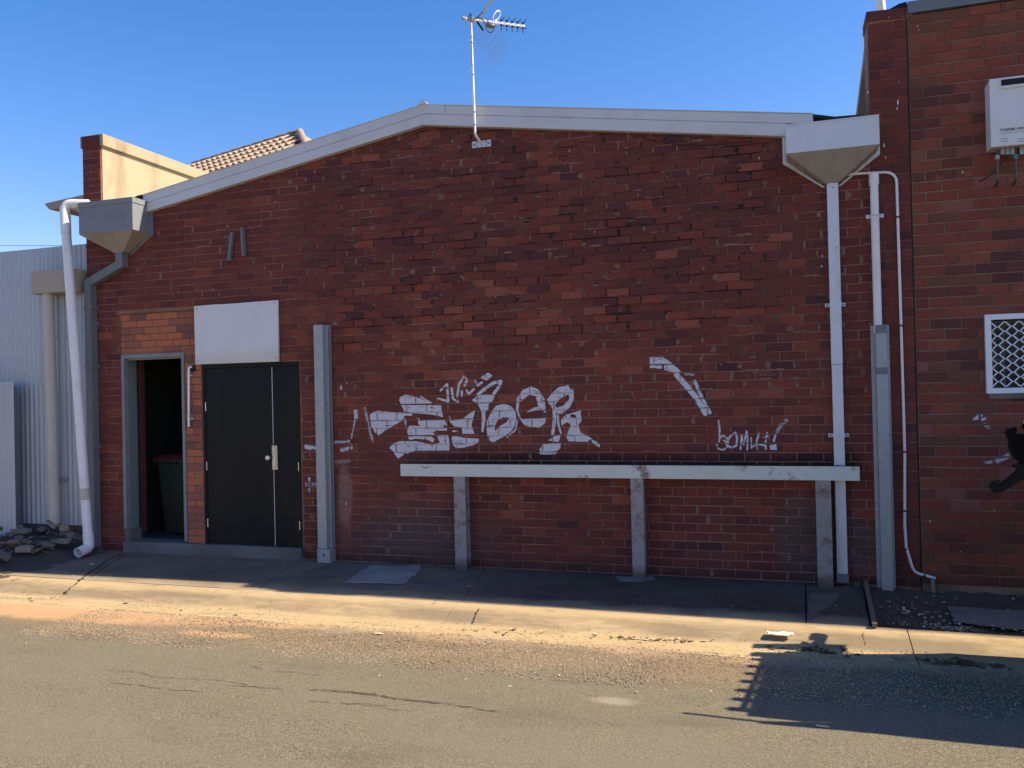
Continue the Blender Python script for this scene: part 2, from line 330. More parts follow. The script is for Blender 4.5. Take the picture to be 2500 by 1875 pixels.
M['truck']=simple('black_steel_paint',(.006,.006,.007),.6,0,.2,9,.05,spec=.2); M['wood']=simple('weathered_wood',(.17,.12,.075),.9,0,.25,20,.2)
M['tile']=simple('terracotta_tile',(.42,.32,.23),.85,0,.35,14,.2,(.15,.10,.07),.6); M['tile_cap']=simple('ridge_cap_clay',(.34,.25,.19),.85,0,.3,9,.2)
M['eave']=simple('brown_eave_paint',(.30,.24,.18),.7,0,.1,5,.05)
t=NT('white_spray_paint'); at=t.n('ShaderNodeAttribute'); at.attribute_name='paint'
str_=t.noise(20,5,.66,sc3=(.40,1,2.2),dist=.9); a=t.math('SUBTRACT',at.outputs['Fac'],t.math('MULTIPLY',t.ramp(str_,.54,.66,0,.95),1.0)); a=t.math('SUBTRACT',a,t.ramp(t.noise(70,3,.7),.60,.75,0,.5))
a=t.ramp(a,.12,.55); a=t.math('MULTIPLY',a,.97)
tr=t.n('ShaderNodeBsdfTransparent'); mx=t.n('ShaderNodeMixShader'); t.done(t.mix(t.noise(9,4,.6),(.50,.49,.52),(.66,.65,.67)),.7)
t.l(a,mx.inputs[0]); t.l(tr.outputs[0],mx.inputs[1]); t.l(t.b.outputs[0],mx.inputs[2]); t.l(mx.outputs[0],t.out.inputs[0]); M['spray']=t.m
M['chalk']=simple('pale_chalk',(.42,.24,.18),.9,0,0,5,0)

# ------------------------------------------------------------------ street surfaces
gb=MB(); gb.box(-400,400,-400,400,-1.2,-.32); tag(gb.build('ground',M['soil']),kind='structure')
def strip(name,mat,x0,x1,ys,dx,z_off=0.0,jit=.0,parent=None,bottom=-.30,smooth=True):
    xs=list(np.arange(x0,x1,dx))+[x1]; b=MB(); nx=len(xs); vs=[]
    for y in ys:
        for x in xs: vs.append((x,y,zg(y)+z_off+(random.uniform(-jit,jit) if jit else 0)))
    fs=[(j*nx+i,j*nx+i+1,(j+1)*nx+i+1,(j+1)*nx+i) for j in range(len(ys)-1) for i in range(nx-1)]
    # skirts
    n0=len(vs); per=[(0*nx+i) for i in range(nx)]+[(j*nx+nx-1) for j in range(1,len(ys))]+[((len(ys)-1)*nx+i) for i in range(nx-2,-1,-1)]+[(j*nx) for j in range(len(ys)-2,0,-1)]
    for k in per: vs.append((vs[k][0],vs[k][1],bottom))
    L=len(per); fs+=[(per[k],n0+k,n0+(k+1)%L,per[(k+1)%L]) for k in range(L)]
    b.add(vs,fs); return b.build(name,mat,parent,smooth=smooth)
road_ys=[-60,-30,-14,-9,-7.5]+list(np.arange(-6.5,-2.1,.25))+[-2.02]
tag(strip('road',M['road'],-60,60,road_ys,.5,0,.004),kind='structure')
kroot=strip('kerb_and_gutter',M['kerb'],-60,-2.832,[-2.02,-1.97,-1.92,-1.82,-1.72,-1.66,-1.60,-1.52,-1.44,-1.36,-1.267],.3,0.0,.002); tag(kroot,kind='structure')
strip('kerb_section',M['kerb'],-2.824,.86,[-2.02,-1.97,-1.92,-1.82,-1.72,-1.66,-1.60,-1.52,-1.44,-1.36,-1.267],.3,0.0,.002,kroot)
strip('kerb_section',M['kerb'],.868,60,[-2.02,-1.97,-1.92,-1.82,-1.72,-1.66,-1.60,-1.52,-1.44,-1.36,-1.267],.3,0.0,.002,kroot)
# footpath: bedding with separate concrete slabs on it
fb=MB(); fb.box(-40,.66,-1.26,.0,-.3,-.075); fpath=tag(fb.build('footpath',M['crack']),kind='structure')
ysl=[-1.258,-1.2,-1.1,-.9,-.6,-.3,-.002]
def slab(xa0,xa1,xb0,xb1,mat):        # slab whose joints run from the wall (a) to the kerb (b)
    vs=[];n=9
    for y in ysl:
        s=-y/1.258
        for i in range(n):
            u=i/(n-1); x=(xa0+(xb0-xa0)*s)*(1-u)+(xa1+(xb1-xa1)*s)*u
            vs.append((x,y,zg(y)+random.uniform(-.002,.002)))
    fs=[(j*n+i,j*n+i+1,(j+1)*n+i+1,(j+1)*n+i) for j in range(len(ysl)-1) for i in range(n-1)]
    per=[i for i in range(n)]+[j*n+n-1 for j in range(1,len(ysl))]+[(len(ysl)-1)*n+i for i in range(n-2,-1,-1)]+[j*n for j in range(len(ysl)-2,0,-1)]
    n0=len(vs); vs+= [(vs[k][0],vs[k][1],-.09) for k in per]; L=len(per)
    fs+=[(per[k],n0+k,n0+(k+1)%L,per[(k+1)%L]) for k in range(L)]
    b=MB(); b.add(vs,fs); return b.build('concrete_slab',mat,fpath,smooth=True)
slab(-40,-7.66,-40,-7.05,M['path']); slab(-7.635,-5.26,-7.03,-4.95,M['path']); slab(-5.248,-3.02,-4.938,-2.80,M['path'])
slab(-3.012,.155,-2.792,.128,M['path_right']); slab(.167,.655,.140,.60,M['path'])
db=strip('dirt_verge',M['dirt'],.662,60,[-1.262,-1.2,-1.1,-1.0,-.9,-.7,-.5,-.3,-.1,0],.1,-.025,.016); tag(db,kind='structure')

def poly_sheet(name,mat,pts,off=.006,parent=None,jag=.03,sub=9):
    out=[]
    for i in range(len(pts)):
        a=Vector(pts[i]);b=Vector(pts[(i+1)%len(pts)])
        for k in range(sub):
            p=a+(b-a)*(k/sub)
            if k: p=p+Vector((random.uniform(-jag,jag),random.uniform(-jag,jag),0))
            out.append(p)
    c=sum(out,Vector((0,0,0)))/len(out); b=MB(); n=len(out)
    ring2=[c+(p-c)*.5 for p in out]; V=[Vector((p.x,p.y,zg(p.y)+off*.35)) for p in out]+[Vector((p.x,p.y,zg(p.y)+off)) for p in ring2]+[Vector((c.x,c.y,zg(c.y)+off))]
    b.add(V,[(i,(i+1)%n,n+(i+1)%n,n+i) for i in range(n)]+[(n+i,n+(i+1)%n,2*n) for i in range(n)])
    return b.build(name,mat,parent,smooth=True)
poly_sheet('cement_patch',M['patch'],[(-4.75,-.04,0),(-3.95,-.05,0),(-4.15,-.30,0),(-4.55,-.85,0),(-4.90,-.8,0)],.008,fpath)
M['pale_patch']=conc('pale_cement',(.30,.275,.235),(.21,.19,.16),5); poly_sheet('cement_patch',M['pale_patch'],[gp(838,1424),gp(905,1380),gp(1030,1380),gp(1020,1400),gp(985,1428)],.018,fpath,.015)
poly_sheet('cement_patch',M['patch'],[gp(1000,1412),gp(1160,1424),gp(1150,1440),gp(990,1425)],.007,fpath,.01)
poly_sheet('cement_patch',M['patch'],[gp(1975,1448),gp(2050,1450),gp(2030,1480),gp(1998,1495),gp(1975,1520)],.007,fpath,.012)
poly_sheet('cement_patch',M['sill'],[gp(1500,1408),gp(1590,1404),gp(1602,1415),gp(1560,1422),gp(1515,1421)],.012,fpath,.008)
vb=poly_sheet('concrete_fragment',M['sill'],[gp(2318,1482),gp(2640,1500),gp(2640,1560),gp(2330,1520)],.02,db,.02)
# cracks
def crack(parent,pts,wd=.006,off=.005,jag=.012,mat='crack'):
    P=[]
    for a,b in zip(pts,pts[1:]):
        a=Vector(a);b=Vector(b); n=max(2,int((b-a).length/.03))
        for k in range(n):
            p=a+(b-a)*(k/n); P.append(p+Vector((random.uniform(-jag,jag),random.uniform(-jag,jag),0)))
    P.append(Vector(pts[-1])); vs=[]
    for i,p in enumerate(P):
        d=(P[min(i+1,len(P)-1)]-P[max(i-1,0)]); nrm=Vector((-d.y,d.x,0)).normalized(); ww=wd*.9*random.uniform(.1,1)*(0.15 if i in(0,len(P)-1) else 1)
        for s in(-1,1):
            q=p+nrm*ww*s; vs.append((q.x,q.y,zg(q.y)+off))
    b=MB(); b.add(vs,[(2*i,2*i+1,2*i+3,2*i+2) for i in range(len(P)-1)]); return b.build('crack',M[mat],parent,recalc=False)
road=bpy.data.objects['road']
k=lambda X,Y:gp(X/1.7696,1350+Y/1.7696)
for pts,wd in [([k(1330,590),k(1500,600),k(1620,612),k(1700,632),k(1800,640),k(1950,655),k(2100,680),k(2200,690)],.008),([k(1330,640),k(1450,650),k(1560,655),k(1700,665)],.005),
    ([k(450,505),k(600,518),k(680,540),k(800,545),k(960,555),k(1080,575),k(1230,590)],.004),([k(440,560),k(560,570),k(700,590),k(880,605)],.004),([k(1080,485),k(1140,505)],.004),
    ([k(1180,510),k(1300,520),k(1400,530)],.004),([k(980,575),k(1100,580),k(1220,590)],.005),([k(1500,600),k(1640,618),k(1700,630)],.009),([k(1560,660),k(1800,690)],.003)]: crack(road,pts,wd)
crack(kroot,[gp(1172,1487),gp(1163,1505),gp(1152,1525)],.012,.006,.004)
crack(kroot,[gp(2105,1545),gp(2112,1580)],.004,.005,.01); crack(kroot,[gp(520,1455),gp(533,1440)],.006)
crack(fpath,[(-7.65,-.1,0),(-7.5,-.5,0),(-7.3,-.9,0),(-7.1,-1.3,0),(-7.0,-1.6,0)],.018,.006,.02)
crack(fpath,[gp(1500,1490),gp(1560,1452)],.003); crack(fpath,[gp(1050,1490),gp(1130,1425),gp(1150,1400)],.003)

# ------------------------------------------------------------------ brickwork
def make_brick_mesh(L,H,mat,key,store={}):
    k=(round(L/.005),round(H,4),mat.name,key)
    if k in store: return store[k]
    rr=random.Random(hash(str(k))&0xffff); Lr=round(L/.005)*.005
    vs,fs=brick_geo(Lr,H,rr); me=bpy.data.meshes.new('brick'); me.from_pydata(vs,[],fs); me.materials.append(mat); me.update(); store[k]=me; return me
def brick_geo(L,H,rr,tilt=0.0):
    j=lambda a:rr.uniform(-a,a); hx,hz=L/2,H/2; c=.0035
    back=[(-hx,.014,-hz),(hx,.014,-hz),(hx,.014,hz),(-hx,.014,hz)]
    mid=[(-hx+j(.0015),.0028,-hz+j(.0015)),(hx+j(.0015),.0028,-hz+j(.0015)),(hx+j(.0015),.0028,hz+j(.0015)),(-hx+j(.0015),.0028,hz+j(.0015))]
    fr=[(x-math.copysign(c,x),j(.0006),z-math.copysign(c,z)) for x,_,z in mid]
    return back+mid+fr,[(8,9,10,11),(4,5,9,8),(5,6,10,9),(6,7,11,10),(7,4,8,11),(0,1,5,4),(1,2,6,5),(2,3,7,6),(3,0,4,7)]
def lay(x0,x1,z0,ztop,L,H,holes,joint=.011,phase=0.0,seed=1,drift=.012,z_keep=None):
    rr=random.Random(seed); out=[]; r=0; ph=0.0
    while z0+r*H < 12:
        zb=z0+r*H; zc=zb+H/2
        ph+=rr.uniform(-drift,drift); ph*=.9
        iv=[(x0,x1)]
        for hx0,hx1,hz0,hz1 in holes:
            if hz0 < zc < hz1:
                nv=[]
                for a,b in iv:
                    if hx1<=a or hx0>=b: nv.append((a,b)); continue
                    if hx0>a: nv.append((a,hx0))
                    if hx1<b: nv.append((hx1,b))
                iv=nv
        s=(r%2)*L/2+ph+phase; kmin=int((x0-s)/L)-1
        x=s+kmin*L; any_=False
        while x<x1:
            a,b=x,x+L
            for p,q in iv:
                lo,hi=max(a,p),min(b,q)
                if hi-lo>.045:
                    xm=(lo+hi)/2
                    if zb+H*.6<ztop(xm): out.append([xm,zc,hi-lo-joint,H-joint+.0005,r]); any_=True
            x+=L
        if not any_ and zb>ztop((x0+x1)/2)+1: break
        r+=1
    return out
def place_bricks(wall,bricks,y,pick,n_single,visible,name='brick',jitf=None,seed=3,stuffname='brickwork'):
    rr=random.Random(seed); org=Vector(wall['_o']); cand=sorted([i for i,b in enumerate(bricks) if visible(b)],key=lambda i:-bricks[i][0]); single=set(cand[:n_single])
    st=MB(); mats=[]; info=[]
    for i,(xm,zm,l,h,r) in enumerate(bricks):
        m=pick(xm,zm,rr); jy=(jitf(xm,zm,rr) if jitf else rr.uniform(-.0015,.0015)); dz=rr.uniform(-.0012,.0012)
        info.append((xm,zm,l,h,y+jy))
        if i in single:
            me=make_brick_mesh(l,round(h,4),m,rr.randint(0,3)); o=bpy.data.objects.new(name,me); COL.objects.link(o); o.parent=wall
            o.location=Vector((xm,y+jy,zm+dz))-org; o.rotation_euler=(rr.uniform(-.012,.012),rr.uniform(-.006,.006),rr.uniform(-.008,.008))
        else:
            if m not in mats: mats.append(m)
            vs,fs=brick_geo(l,h,rr); st.add([(xm+a,y+jy+b,zm+dz+c) for a,b,c in vs],fs,mats.index(m))
    if st.v:
        o=st.build(stuffname,mats,wall,recalc=False); o['kind']='stuff'
    return info

# ================================================================== MAIN BUILDING
RX0,RX1,RPX=-7.30,.815,-3.597
def roof_z(x):      # underside line of the capping
    return 4.105+(4.727-4.105)*(x+7.25)/(RPX+7.25) if x<RPX else 4.727+(4.165-4.727)*(x-RPX)/(.2-RPX)
bld=thing('brick_building','low gabled red brick building with a black double door and a white barge capping','building',(-3.6,0,0))
H1,L1=.0865,.2365
d1=(-7.70,-6.775,.13,2.405); d2=(-6.535,-5.212,.13,2.247)
wb=MB(); YM=.0065
def topz(x): return roof_z(x)+.16 if x>-7.30 else 4.08
def col_(x0,x1,z0):
    xs=[x0]+[x for x in(-7.301,-7.30,RPX) if x0<x<x1]+[x1]
    wb.prism([(x0,z0),(x1,z0)]+[(x,topz(x)) for x in xs[::-1]],YM,.23)
col_(-8.214,-7.742,-.1); wb.prism([(-7.742,-.1),(-7.70,-.1),(-7.70,2.405),(-7.742,2.405)],YM,.23); col_(-7.742,-6.535,2.905); wb.box(-6.775,-6.54,.12,.23,-.1,2.905); wb.box(-7.742,-6.775,.12,.23,2.405,2.905); col_(-6.535,-5.212,2.247); col_(-5.212,.817,-.1)
wall=wb.build('wall',M['mortar'],bld)
sb=MB(); sb.box(-7.705,-6.53,-.03,.23,-.1,.128,ch=.006); sb.box(-6.528,-5.205,-.055,.06,-.1,.132,ch=.008); sb.build('door_step',M['sill'],bld)
holes=[(-7.742,-6.530,2.405,2.905),(-7.70,-6.530,.0,2.41),(-6.535,-5.205,.0,2.247)]
bricks=lay(-8.216,.812,.005,lambda x: roof_z(x)+.10 if x>-7.30 else 4.08,L1,H1,holes,seed=11)
def pick_main(x,z,rr):
    u=rr.random()
    if 2.9<z and -4.6<x<.2:      # the patchy, badly laid upper middle
        wts=[.20,.28,.10,.16,.16,.03,.02,.08,.03] if z>3.2 or u<.6 else [.22,.2,.2,.12,.06,.12,.05,.1,.02]
    elif z>2.9: wts=[.30,.26,.12,.16,.08,.02,.0,.1,.0]
    else: wts=[.28,.12,.24,.16,.03,.12,.015,.1,.012]
    if 1.9<z<3.0 and -5.2<x<-1.2: wts=[.2,.1,.22,.1,.06,.2,.085,.1,.012]
    c=rr.choices(range(9),wts)[0]; return BR[c]
def jit_main(x,z,rr):
    if 2.3<z<4.3 and -5.0<x<.3:
        row=int(z/H1); seg=int((x+9+.37*(row%5))/.95); q=random.Random(row*131+seg*7); base=q.choice([0,0,.002,.004,.007,.010])
        return -base-abs(rr.gauss(0,.0022 if rr.random()<.85 else .006)) + .001
    return rr.uniform(-.0018,.0014)
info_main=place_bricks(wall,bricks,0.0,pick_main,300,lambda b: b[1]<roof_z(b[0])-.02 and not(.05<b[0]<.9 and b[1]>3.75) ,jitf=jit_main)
def smears(parent,info,zmin,prob,seed,name='mortar_smears'):
    q=random.Random(seed); b=MB()
    for xm,zm,l,h,y in info:
        p=prob(xm,zm)
        for side in(-1,1):
            if q.random()<p:
                w0=q.uniform(.008,.040)*(1.0 if q.random()<.7 else .5); x0=xm+side*l/2; z0,z1=zm-h/2+q.uniform(-.004,.03),zm+h/2-q.uniform(-.004,.02); n=5; L_=[];R2=[]
                for k in range(n+1):
                    z=z0+(z1-z0)*k/n; wv=w0*q.uniform(.35,1.1)*(.6+.5*math.sin(math.pi*(k+.6)/(n+1))); L_.append((x0+side*.006,y-.0016,z)); R2.append((x0-side*wv,y-.0014,z))
                b.add(L_+R2,[(k,k+1,n+2+k,n+1+k) for k in range(n)])
        if q.random()<p*.35:     # a ragged lip of bed mortar along one edge
            xa=xm-l/2+q.uniform(0,l*.4); xb=min(xm+l/2,xa+q.uniform(.06,.2)); zz=zm-h/2; n=5; b.add([(xa+(xb-xa)*k/n,y-.0015,zz-.004) for k in range(n+1)]+[(xa+(xb-xa)*k/n,y-.0014,zz+q.uniform(.003,.016)) for k in range(n+1)],[(k,k+1,n+2+k,n+1+k) for k in range(n)])
    o=b.build(name,M['smear'],parent,recalc=False); o['kind']='stuff'
smears(wall,info_main,0,lambda x,z:(.34 if (z>1.7 and x>-5.2) else .13) if z>.3 else .05,77)
# orange infill round the bin doorway
ib=MB(); ib.box(-7.742,-6.53,.03,.12,2.405,2.905); ib.box(-6.775,-6.53,.002,.12,.13,2.405)
inf=ib.build('infill_panel',M['mortar_dark'],bld)
b2=lay(-7.738,-6.534,2.40,lambda x:2.90,L1,.083,[],seed=5,drift=.04); place_bricks(inf,b2,.024,lambda x,z,rr:rr.choices(BRO,[.45,.35,.2])[0],300,lambda b:True,seed=8)
b3=lay(-6.772,-6.534,.135,lambda x:2.41,L1,.0855,[],seed=6,drift=.0,phase=-6.772%L1); place_bricks(inf,b3,-.004,lambda x,z,rr:rr.choices(BRO,[.5,.35,.15])[0],300,lambda b:True,seed=9)
# left parapet (brick end, cream side, cement coping)
pb=MB(); pb.box(-8.226,-7.95,.012,6.5,4.08,5.0); par=pb.build('parapet',[M['render']],bld)
pc=MB(); pc.box(-8.26,-7.905,-.02,6.6,5.0,5.145,ch=.008); pc.build('coping',M['coping'],par)
pe=MB(); pe.box(-8.236,-7.962,-.005,.02,4.08,5.0); pe_o=pe.build('parapet_end',M['mortar'],par)
endb=lay(-8.238,-7.955,4.085,lambda x:5.03,L1,.0862,[],seed=21,drift=.0,phase=-8.238%L1)
place_bricks(par,endb,-.012,lambda x,z,rr:rr.choices(BR,[.2,.25,.05,.2,.2,0,0,.1,.0])[0],300,lambda b:True,seed=22)
cap=MB(); cap.box(-8.236,-7.952,-.022,.0,4.985,5.139,ch=.004); cap.build('coping_end_brick',BR[4],par)
# roof, capping
rb=MB()
for s,(xa,za,xb,zb) in enumerate([(-7.95,4.235,RPX,4.90),(RPX,4.90,.9,4.28)]):
    n=24; vs=[]
    for i in range(n+1):
        x=xa+(xb-xa)*i/n; z=za+(zb-za)*i/n
        for y in(.0,12.0): vs.append((x,y,z+(.02 if i%2 else 0)))
    rb.add(vs,[(2*i,2*i+1,2*i+3,2*i+2) for i in range(n)])
rb.build('roof',M['zinc'],bld,recalc=False)
bw=MB(); bw.box(-8.2,.8,11.8,12,-.1,4.2); bw.box(-8.2,-8.0,.23,11.8,-.1,4.2); bw.box(.62,.82,.23,11.8,-.1,4.2); bw.build('rear_wall',M['mortar'],bld)
def band(name,xa,xb,zf,t0,t1,y0,y1,xs=None):
    b=MB(); b.add([(xa,y0,zf(xa)+t0),(xb,y0,zf(xb)+t0),(xb,y0,zf(xb)+t1),(xa,y0,zf(xa)+t1),(xa,y1,zf(xa)+t0),(xb,y1,zf(xb)+t0),(xb,y1,zf(xb)+t1),(xa,y1,zf(xa)+t1)],
      [(0,1,2,3),(7,6,5,4),(0,4,5,1),(1,5,6,2),(2,6,7,3),(3,7,4,0)]); return b.build(name,M['barge'],bld)
zl=lambda x:4.105+(4.727-4.105)*(x+7.25)/(RPX+7.25); zr=lambda x:4.727+(4.165-4.727)*(x-RPX)/(.2-RPX)
YB=-.045
band('lower_capping',-7.255,RPX-.001,zl,0,.105,YB-.02,.05); band('upper_capping',-7.28,RPX-.001,zl,.113,.215,YB-.014,.06); band('capping_backing',-7.24,RPX-.001,zl,.02,.20,YB-.004,.055); band('capping_lip',-7.28,RPX-.001,zl,.215,.222,YB-.022,.2)
band('lower_capping',RPX+.001,.10,zr,0,.115,YB-.02,.05); band('upper_capping',RPX+.26,.33,zr,.123,.215,YB-.014,.06); band('ridge_capping',RPX+.001,RPX+.254,zr,.123,.217,YB-.017,.06); band('capping_backing',RPX+.001,.10,zr,.02,.20,YB-.004,.055); band('capping_lip',RPX+.001,.33,zr,.217,.224,YB-.022,.2)
bb=MB(); bb.prism([(RPX-.05,4.94),(RPX+.05,4.945),(RPX+.02,4.985),(RPX-.03,4.98)],YB-.03,.3); bb.build('ridge_end_cap',M['barge'],bld)
# door 2: black double door
dr=MB(); dr.box(-6.531,-5.216,.045,.09,.133,2.243); dframe=dr.build('door_frame',M['black_edge'],bld)
fr=MB(); fr.box(-6.531,-6.495,.01,.045,.133,2.20); fr.box(-5.25,-5.216,.01,.045,.133,2.20); fr.box(-6.531,-5.216,.01,.045,2.20,2.243); fr.build('jamb',M['black_paint'],dframe)
xs_=-5.583
lf=MB(); lf.box(-6.492,xs_-.003,.016,.044,.14,2.196,ch=.002); leafL=lf.build('door_leaf',M['black_paint'],bld)
lf=MB(); lf.box(xs_+.004,-5.253,.018,.044,.14,2.196,ch=.002); leafR=lf.build('door_leaf',M['black_paint'],bld); leafR['label']='narrow right leaf of the black double door'; leafL['label']='wide left leaf of the black double door'
sl=MB(); sl.box(xs_-.003,xs_+.0035,.015,.02,.14,2.19); sl.build('meeting_strip',M['zinc_new'],leafL)
for z in(1.75,1.05,.38):
    hb=MB(); hb.box(-6.499,-6.489,.008,.02,z-.05,z+.05); hb.build('hinge',M['steel'],leafL)
for z in(1.05,.38):
    hb=MB(); hb.box(-5.258,-5.249,.008,.02,z-.05,z+.05); hb.build('hinge',M['steel'],leafR)
a=wp(663,1088);b=wp(677,1147)
pl=MB(); pl.box(a.x,b.x,.004,.016,b.z,a.z,ch=.003); plate=pl.build('lock_plate',M['brass'],leafL)
pl=MB(); pl.box(a.x+.02,b.x-.02,-.004,.006,b.z+.04,a.z-.09,ch=.003); pl.tube([((a.x+b.x)/2,.01,a.z-.04),((a.x+b.x)/2,-.008,a.z-.04)],.014,0,12); pl.build('cylinder_lock',M['steel'],leafL)
kn=wp(658,1117); kb=MB(); kb.tube([(kn.x,.016,kn.z),(kn.x,-.02,kn.z)],.010,0,12); kb.tube([(kn.x,-.018,kn.z),(kn.x,-.03,kn.z),(kn.x,-.045,kn.z)],.026,0,16); kb.build('door_knob',M['steel'],leafL,smooth=True)
# door 1: open doorway with steel frame
ff=MB()
ff.box(-7.70,-7.655,-.012,.20,.27,2.405,ch=.004); ff.box(-7.66,-7.645,.03,.06,.27,2.40); ff.box(-6.815,-6.775,-.012,.20,.15,2.405,ch=.004); ff.box(-7.655,-6.815,-.012,.20,2.355,2.405,ch=.004)
ff.box(-7.655,-6.815,.03,.06,2.335,2.356); ff.build('steel_door_frame',M['frame'],bld)
pl=MB(); pl.box(-7.70,-7.64,.0,.22,.1,.268,ch=.01); pl.build('frame_footing',M['sill'],bld)
rm=MB()
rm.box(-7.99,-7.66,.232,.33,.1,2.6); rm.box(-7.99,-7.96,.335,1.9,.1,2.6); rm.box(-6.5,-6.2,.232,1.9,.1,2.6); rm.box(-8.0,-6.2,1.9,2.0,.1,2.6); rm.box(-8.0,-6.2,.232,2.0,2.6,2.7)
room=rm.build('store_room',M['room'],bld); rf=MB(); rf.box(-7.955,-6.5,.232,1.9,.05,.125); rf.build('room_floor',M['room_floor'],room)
ibr=lay(.0,.10,.2,lambda x:2.45,L1,H1,[],seed=31)
rb_=MB()
for xm,zm,l,h,r in ibr: rb_.box(-7.662,-7.652,.235+xm-l/2,.235+xm+l/2,zm-h/2,zm+h/2)
o=rb_.build('reveal_brick',BR[1],room); o['kind']='stuff'
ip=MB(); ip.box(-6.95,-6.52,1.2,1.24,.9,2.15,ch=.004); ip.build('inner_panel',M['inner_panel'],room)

# ================================================================== RIGHT BUILDING
rbd=thing('brick_building','taller red brick building at the right with a meshed window and wall heater','building',(4.5,0,0))
def top_r(x): return 5.17 if x<2.2 else 5.17+(x-2.2)*.05
rw=MB(); rw.prism([(1.155,-.2),(1.725,-.2),(1.725,5.17),(1.155,5.17)],YM,.23)
wx0,wx1,wz0,wz1=1.725,2.70,1.755,2.41
rw.prism([(wx0,-.2),(wx1,-.2),(wx1,wz0),(wx0,wz0)],YM,.23); rw.prism([(wx0,wz1),(wx1,wz1),(wx1,top_r(wx1)),(2.2,5.17),(wx0,5.17)],YM,.23)
rw.prism([(wx1,-.2),(12,-.2),(12,top_r(9)),(9,top_r(9)),(wx1,top_r(wx1))],YM,.23)
rwall=rw.build('wall',M['mortar2'],rbd)
H2,L2=.0952,.254
bk=lay(1.158,3.6,.035,lambda x:top_r(x)-.02,L2,H2,[(wx0-.02,wx1+.02,wz0-.0,wz1+.0)],joint=.014,seed=41)
place_bricks(rwall,bk,-.004,lambda x,z,rr:rr.choices(BR2,[.38,.22,.16,.12,.07,.05])[0] if z>1.4 else rr.choices(BR2,[.5,.16,.14,.17,.02,.01])[0],290,lambda b:b[0]<2.35,jitf=lambda x,z,rr:rr.uniform(-.003,.003),seed=42)
far=MB(); far.box(3.6,12,-.004,.006,-.1,5.4)
t=NT('far_brick_face'); bt=t.n('ShaderNodeTexBrick'); mp=t.n('ShaderNodeMapping'); mp.inputs['Rotation'].default_value=(R_(90),0,0); t.l(t.pos,mp.inputs[0]); t.l(mp.outputs[0],bt.inputs[0])
bt.inputs['Color1'].default_value=(.2,.065,.04,1); bt.inputs['Color2'].default_value=(.13,.05,.035,1); bt.inputs['Mortar'].default_value=(.2,.16,.13,1); bt.inputs['Scale'].default_value=1; bt.inputs['Brick Width'].default_value=L2; bt.inputs['Row Height'].default_value=H2; bt.inputs['Mortar Size'].default_value=.007
far.build('side_brickwork',t.done(bt.outputs[0],.9),rbd)
# pier
pr=MB(); pr.prism([(.822,-.2),(1.146,-.2),(1.146,5.165),(.822,5.21)],YM,.34); pier=pr.build('pier',M['mortar'],rbd)
pk=lay(.820,1.148,.0,lambda x:5.16,.218,.0872,[],joint=.009,seed=51,phase=.82%.218,drift=.0)
place_bricks(pier,pk,-.002,lambda x,z,rr:rr.choices(BR,[.34,.16,.26,.14,.07,.0,.0,.1,.03])[0],300,lambda b:b[1]<5.2,seed=52)
pcp=MB(); pcp.prism([(.814,5.165),(1.150,5.155),(1.150,5.245),(.814,5.255)],-.012,.34); pcp.build('pier_cap_brick',BR[1],rbd)
gpz=MB(); gpz.box(1.146,1.157,.004,.02,-.1,5.1); gpz.build('expansion_joint',M['black_edge'],rbd)
sw=MB(); sw.add([(.935,.3,0),(.935,14,0),(.935,14,2.0),(.935,.3,5.05),(1.16,.3,0),(1.16,14,0),(1.16,14,2.0),(1.16,.3,5.05)],[(0,1,2,3),(7,6,5,4),(3,2,6,7),(0,3,7,4)])
sw.build('side_wall',M['render'],rbd)
cp=MB(); f=lambda y:5.255-.294*y
cp.add([(.835,.0,f(0)),(1.2,.0,f(0)),(1.2,9,f(9)),(.835,9,f(9)),(.835,.0,f(0)-.10),(1.2,.0,f(0)-.10),(1.2,9,f(9)-.10),(.835,9,f(9)-.10)],[(0,1,2,3),(7,6,5,4),(0,4,5,1),(1,5,6,2),(2,6,7,3),(3,7,4,0)])
cp.build('coping',M['coping'],rbd)
gt=MB(); gt.prism([(1.16,5.18),(2.2,5.18),(9,5.515),(9,5.63),(2.2,5.285),(1.16,5.285)],-.03,.4); gt.build('roof_flashing',M['zinc_dark'],rbd)
ct=MB(); vs=[(.98,.05,5.25),(1.06,.05,5.275),(1.155,.05,5.29)]; ct.prism([(.98,5.24),(1.155,5.24),(1.155,5.30),(1.09,5.29)],.0,.4); ct.build('flashing_end',M['black_edge'],rbd)
rr_=MB(); rr_.box(1.16,12,.23,9,4.9,5.0); rr_.box(1.16,12,8.9,9,-.1,5.0); rr_.box(11.8,12,.23,9,-.1,5); rr_.build('roof',M['zinc_dark'],rbd)
# window
wf=MB(); wa=wp(2402,768); FW=.048
X0,X1,Z0,Z1=1.708,2.72,1.735,2.43
wf.box(X0,X0+FW,-.035,.02,Z0,Z1,ch=.003); wf.box(X1-FW,X1,-.035,.02,Z0,Z1,ch=.003); wf.box(X0+FW,X1-FW,-.035,.02,Z0,Z0+FW,ch=.003); wf.box(X0+FW,X1-FW,-.035,.02,Z1-FW,Z1,ch=.003)
win=wf.build('window',M['white_paint'],rbd)
wl=MB(); wl.box(X0+.02,X1-.02,-.02,.20,Z0-.045,Z0-.001); wl.build('sill',M['sill'],win)
gl=MB(); gl.box(X0+FW,X1-FW,.07,.075,Z0+FW,Z1-FW); gl.build('pane',M['glass'],win)
ic=MB(); ic.box(X0+.15,X0+.17,.055,.07,Z0+FW,Z1-FW); ic.box(X0+FW,X1-FW,.055,.07,2.02,2.04); ic.build('inner_sash',M['curtain'],win)
dm=MB(); dx,dz=.112,.080; x0,x1,z0,z1=X0+FW-.004,X1-FW+.004,Z0+FW-.004,Z1-FW+.004; nrow=int((z1-z0)/dz)+3
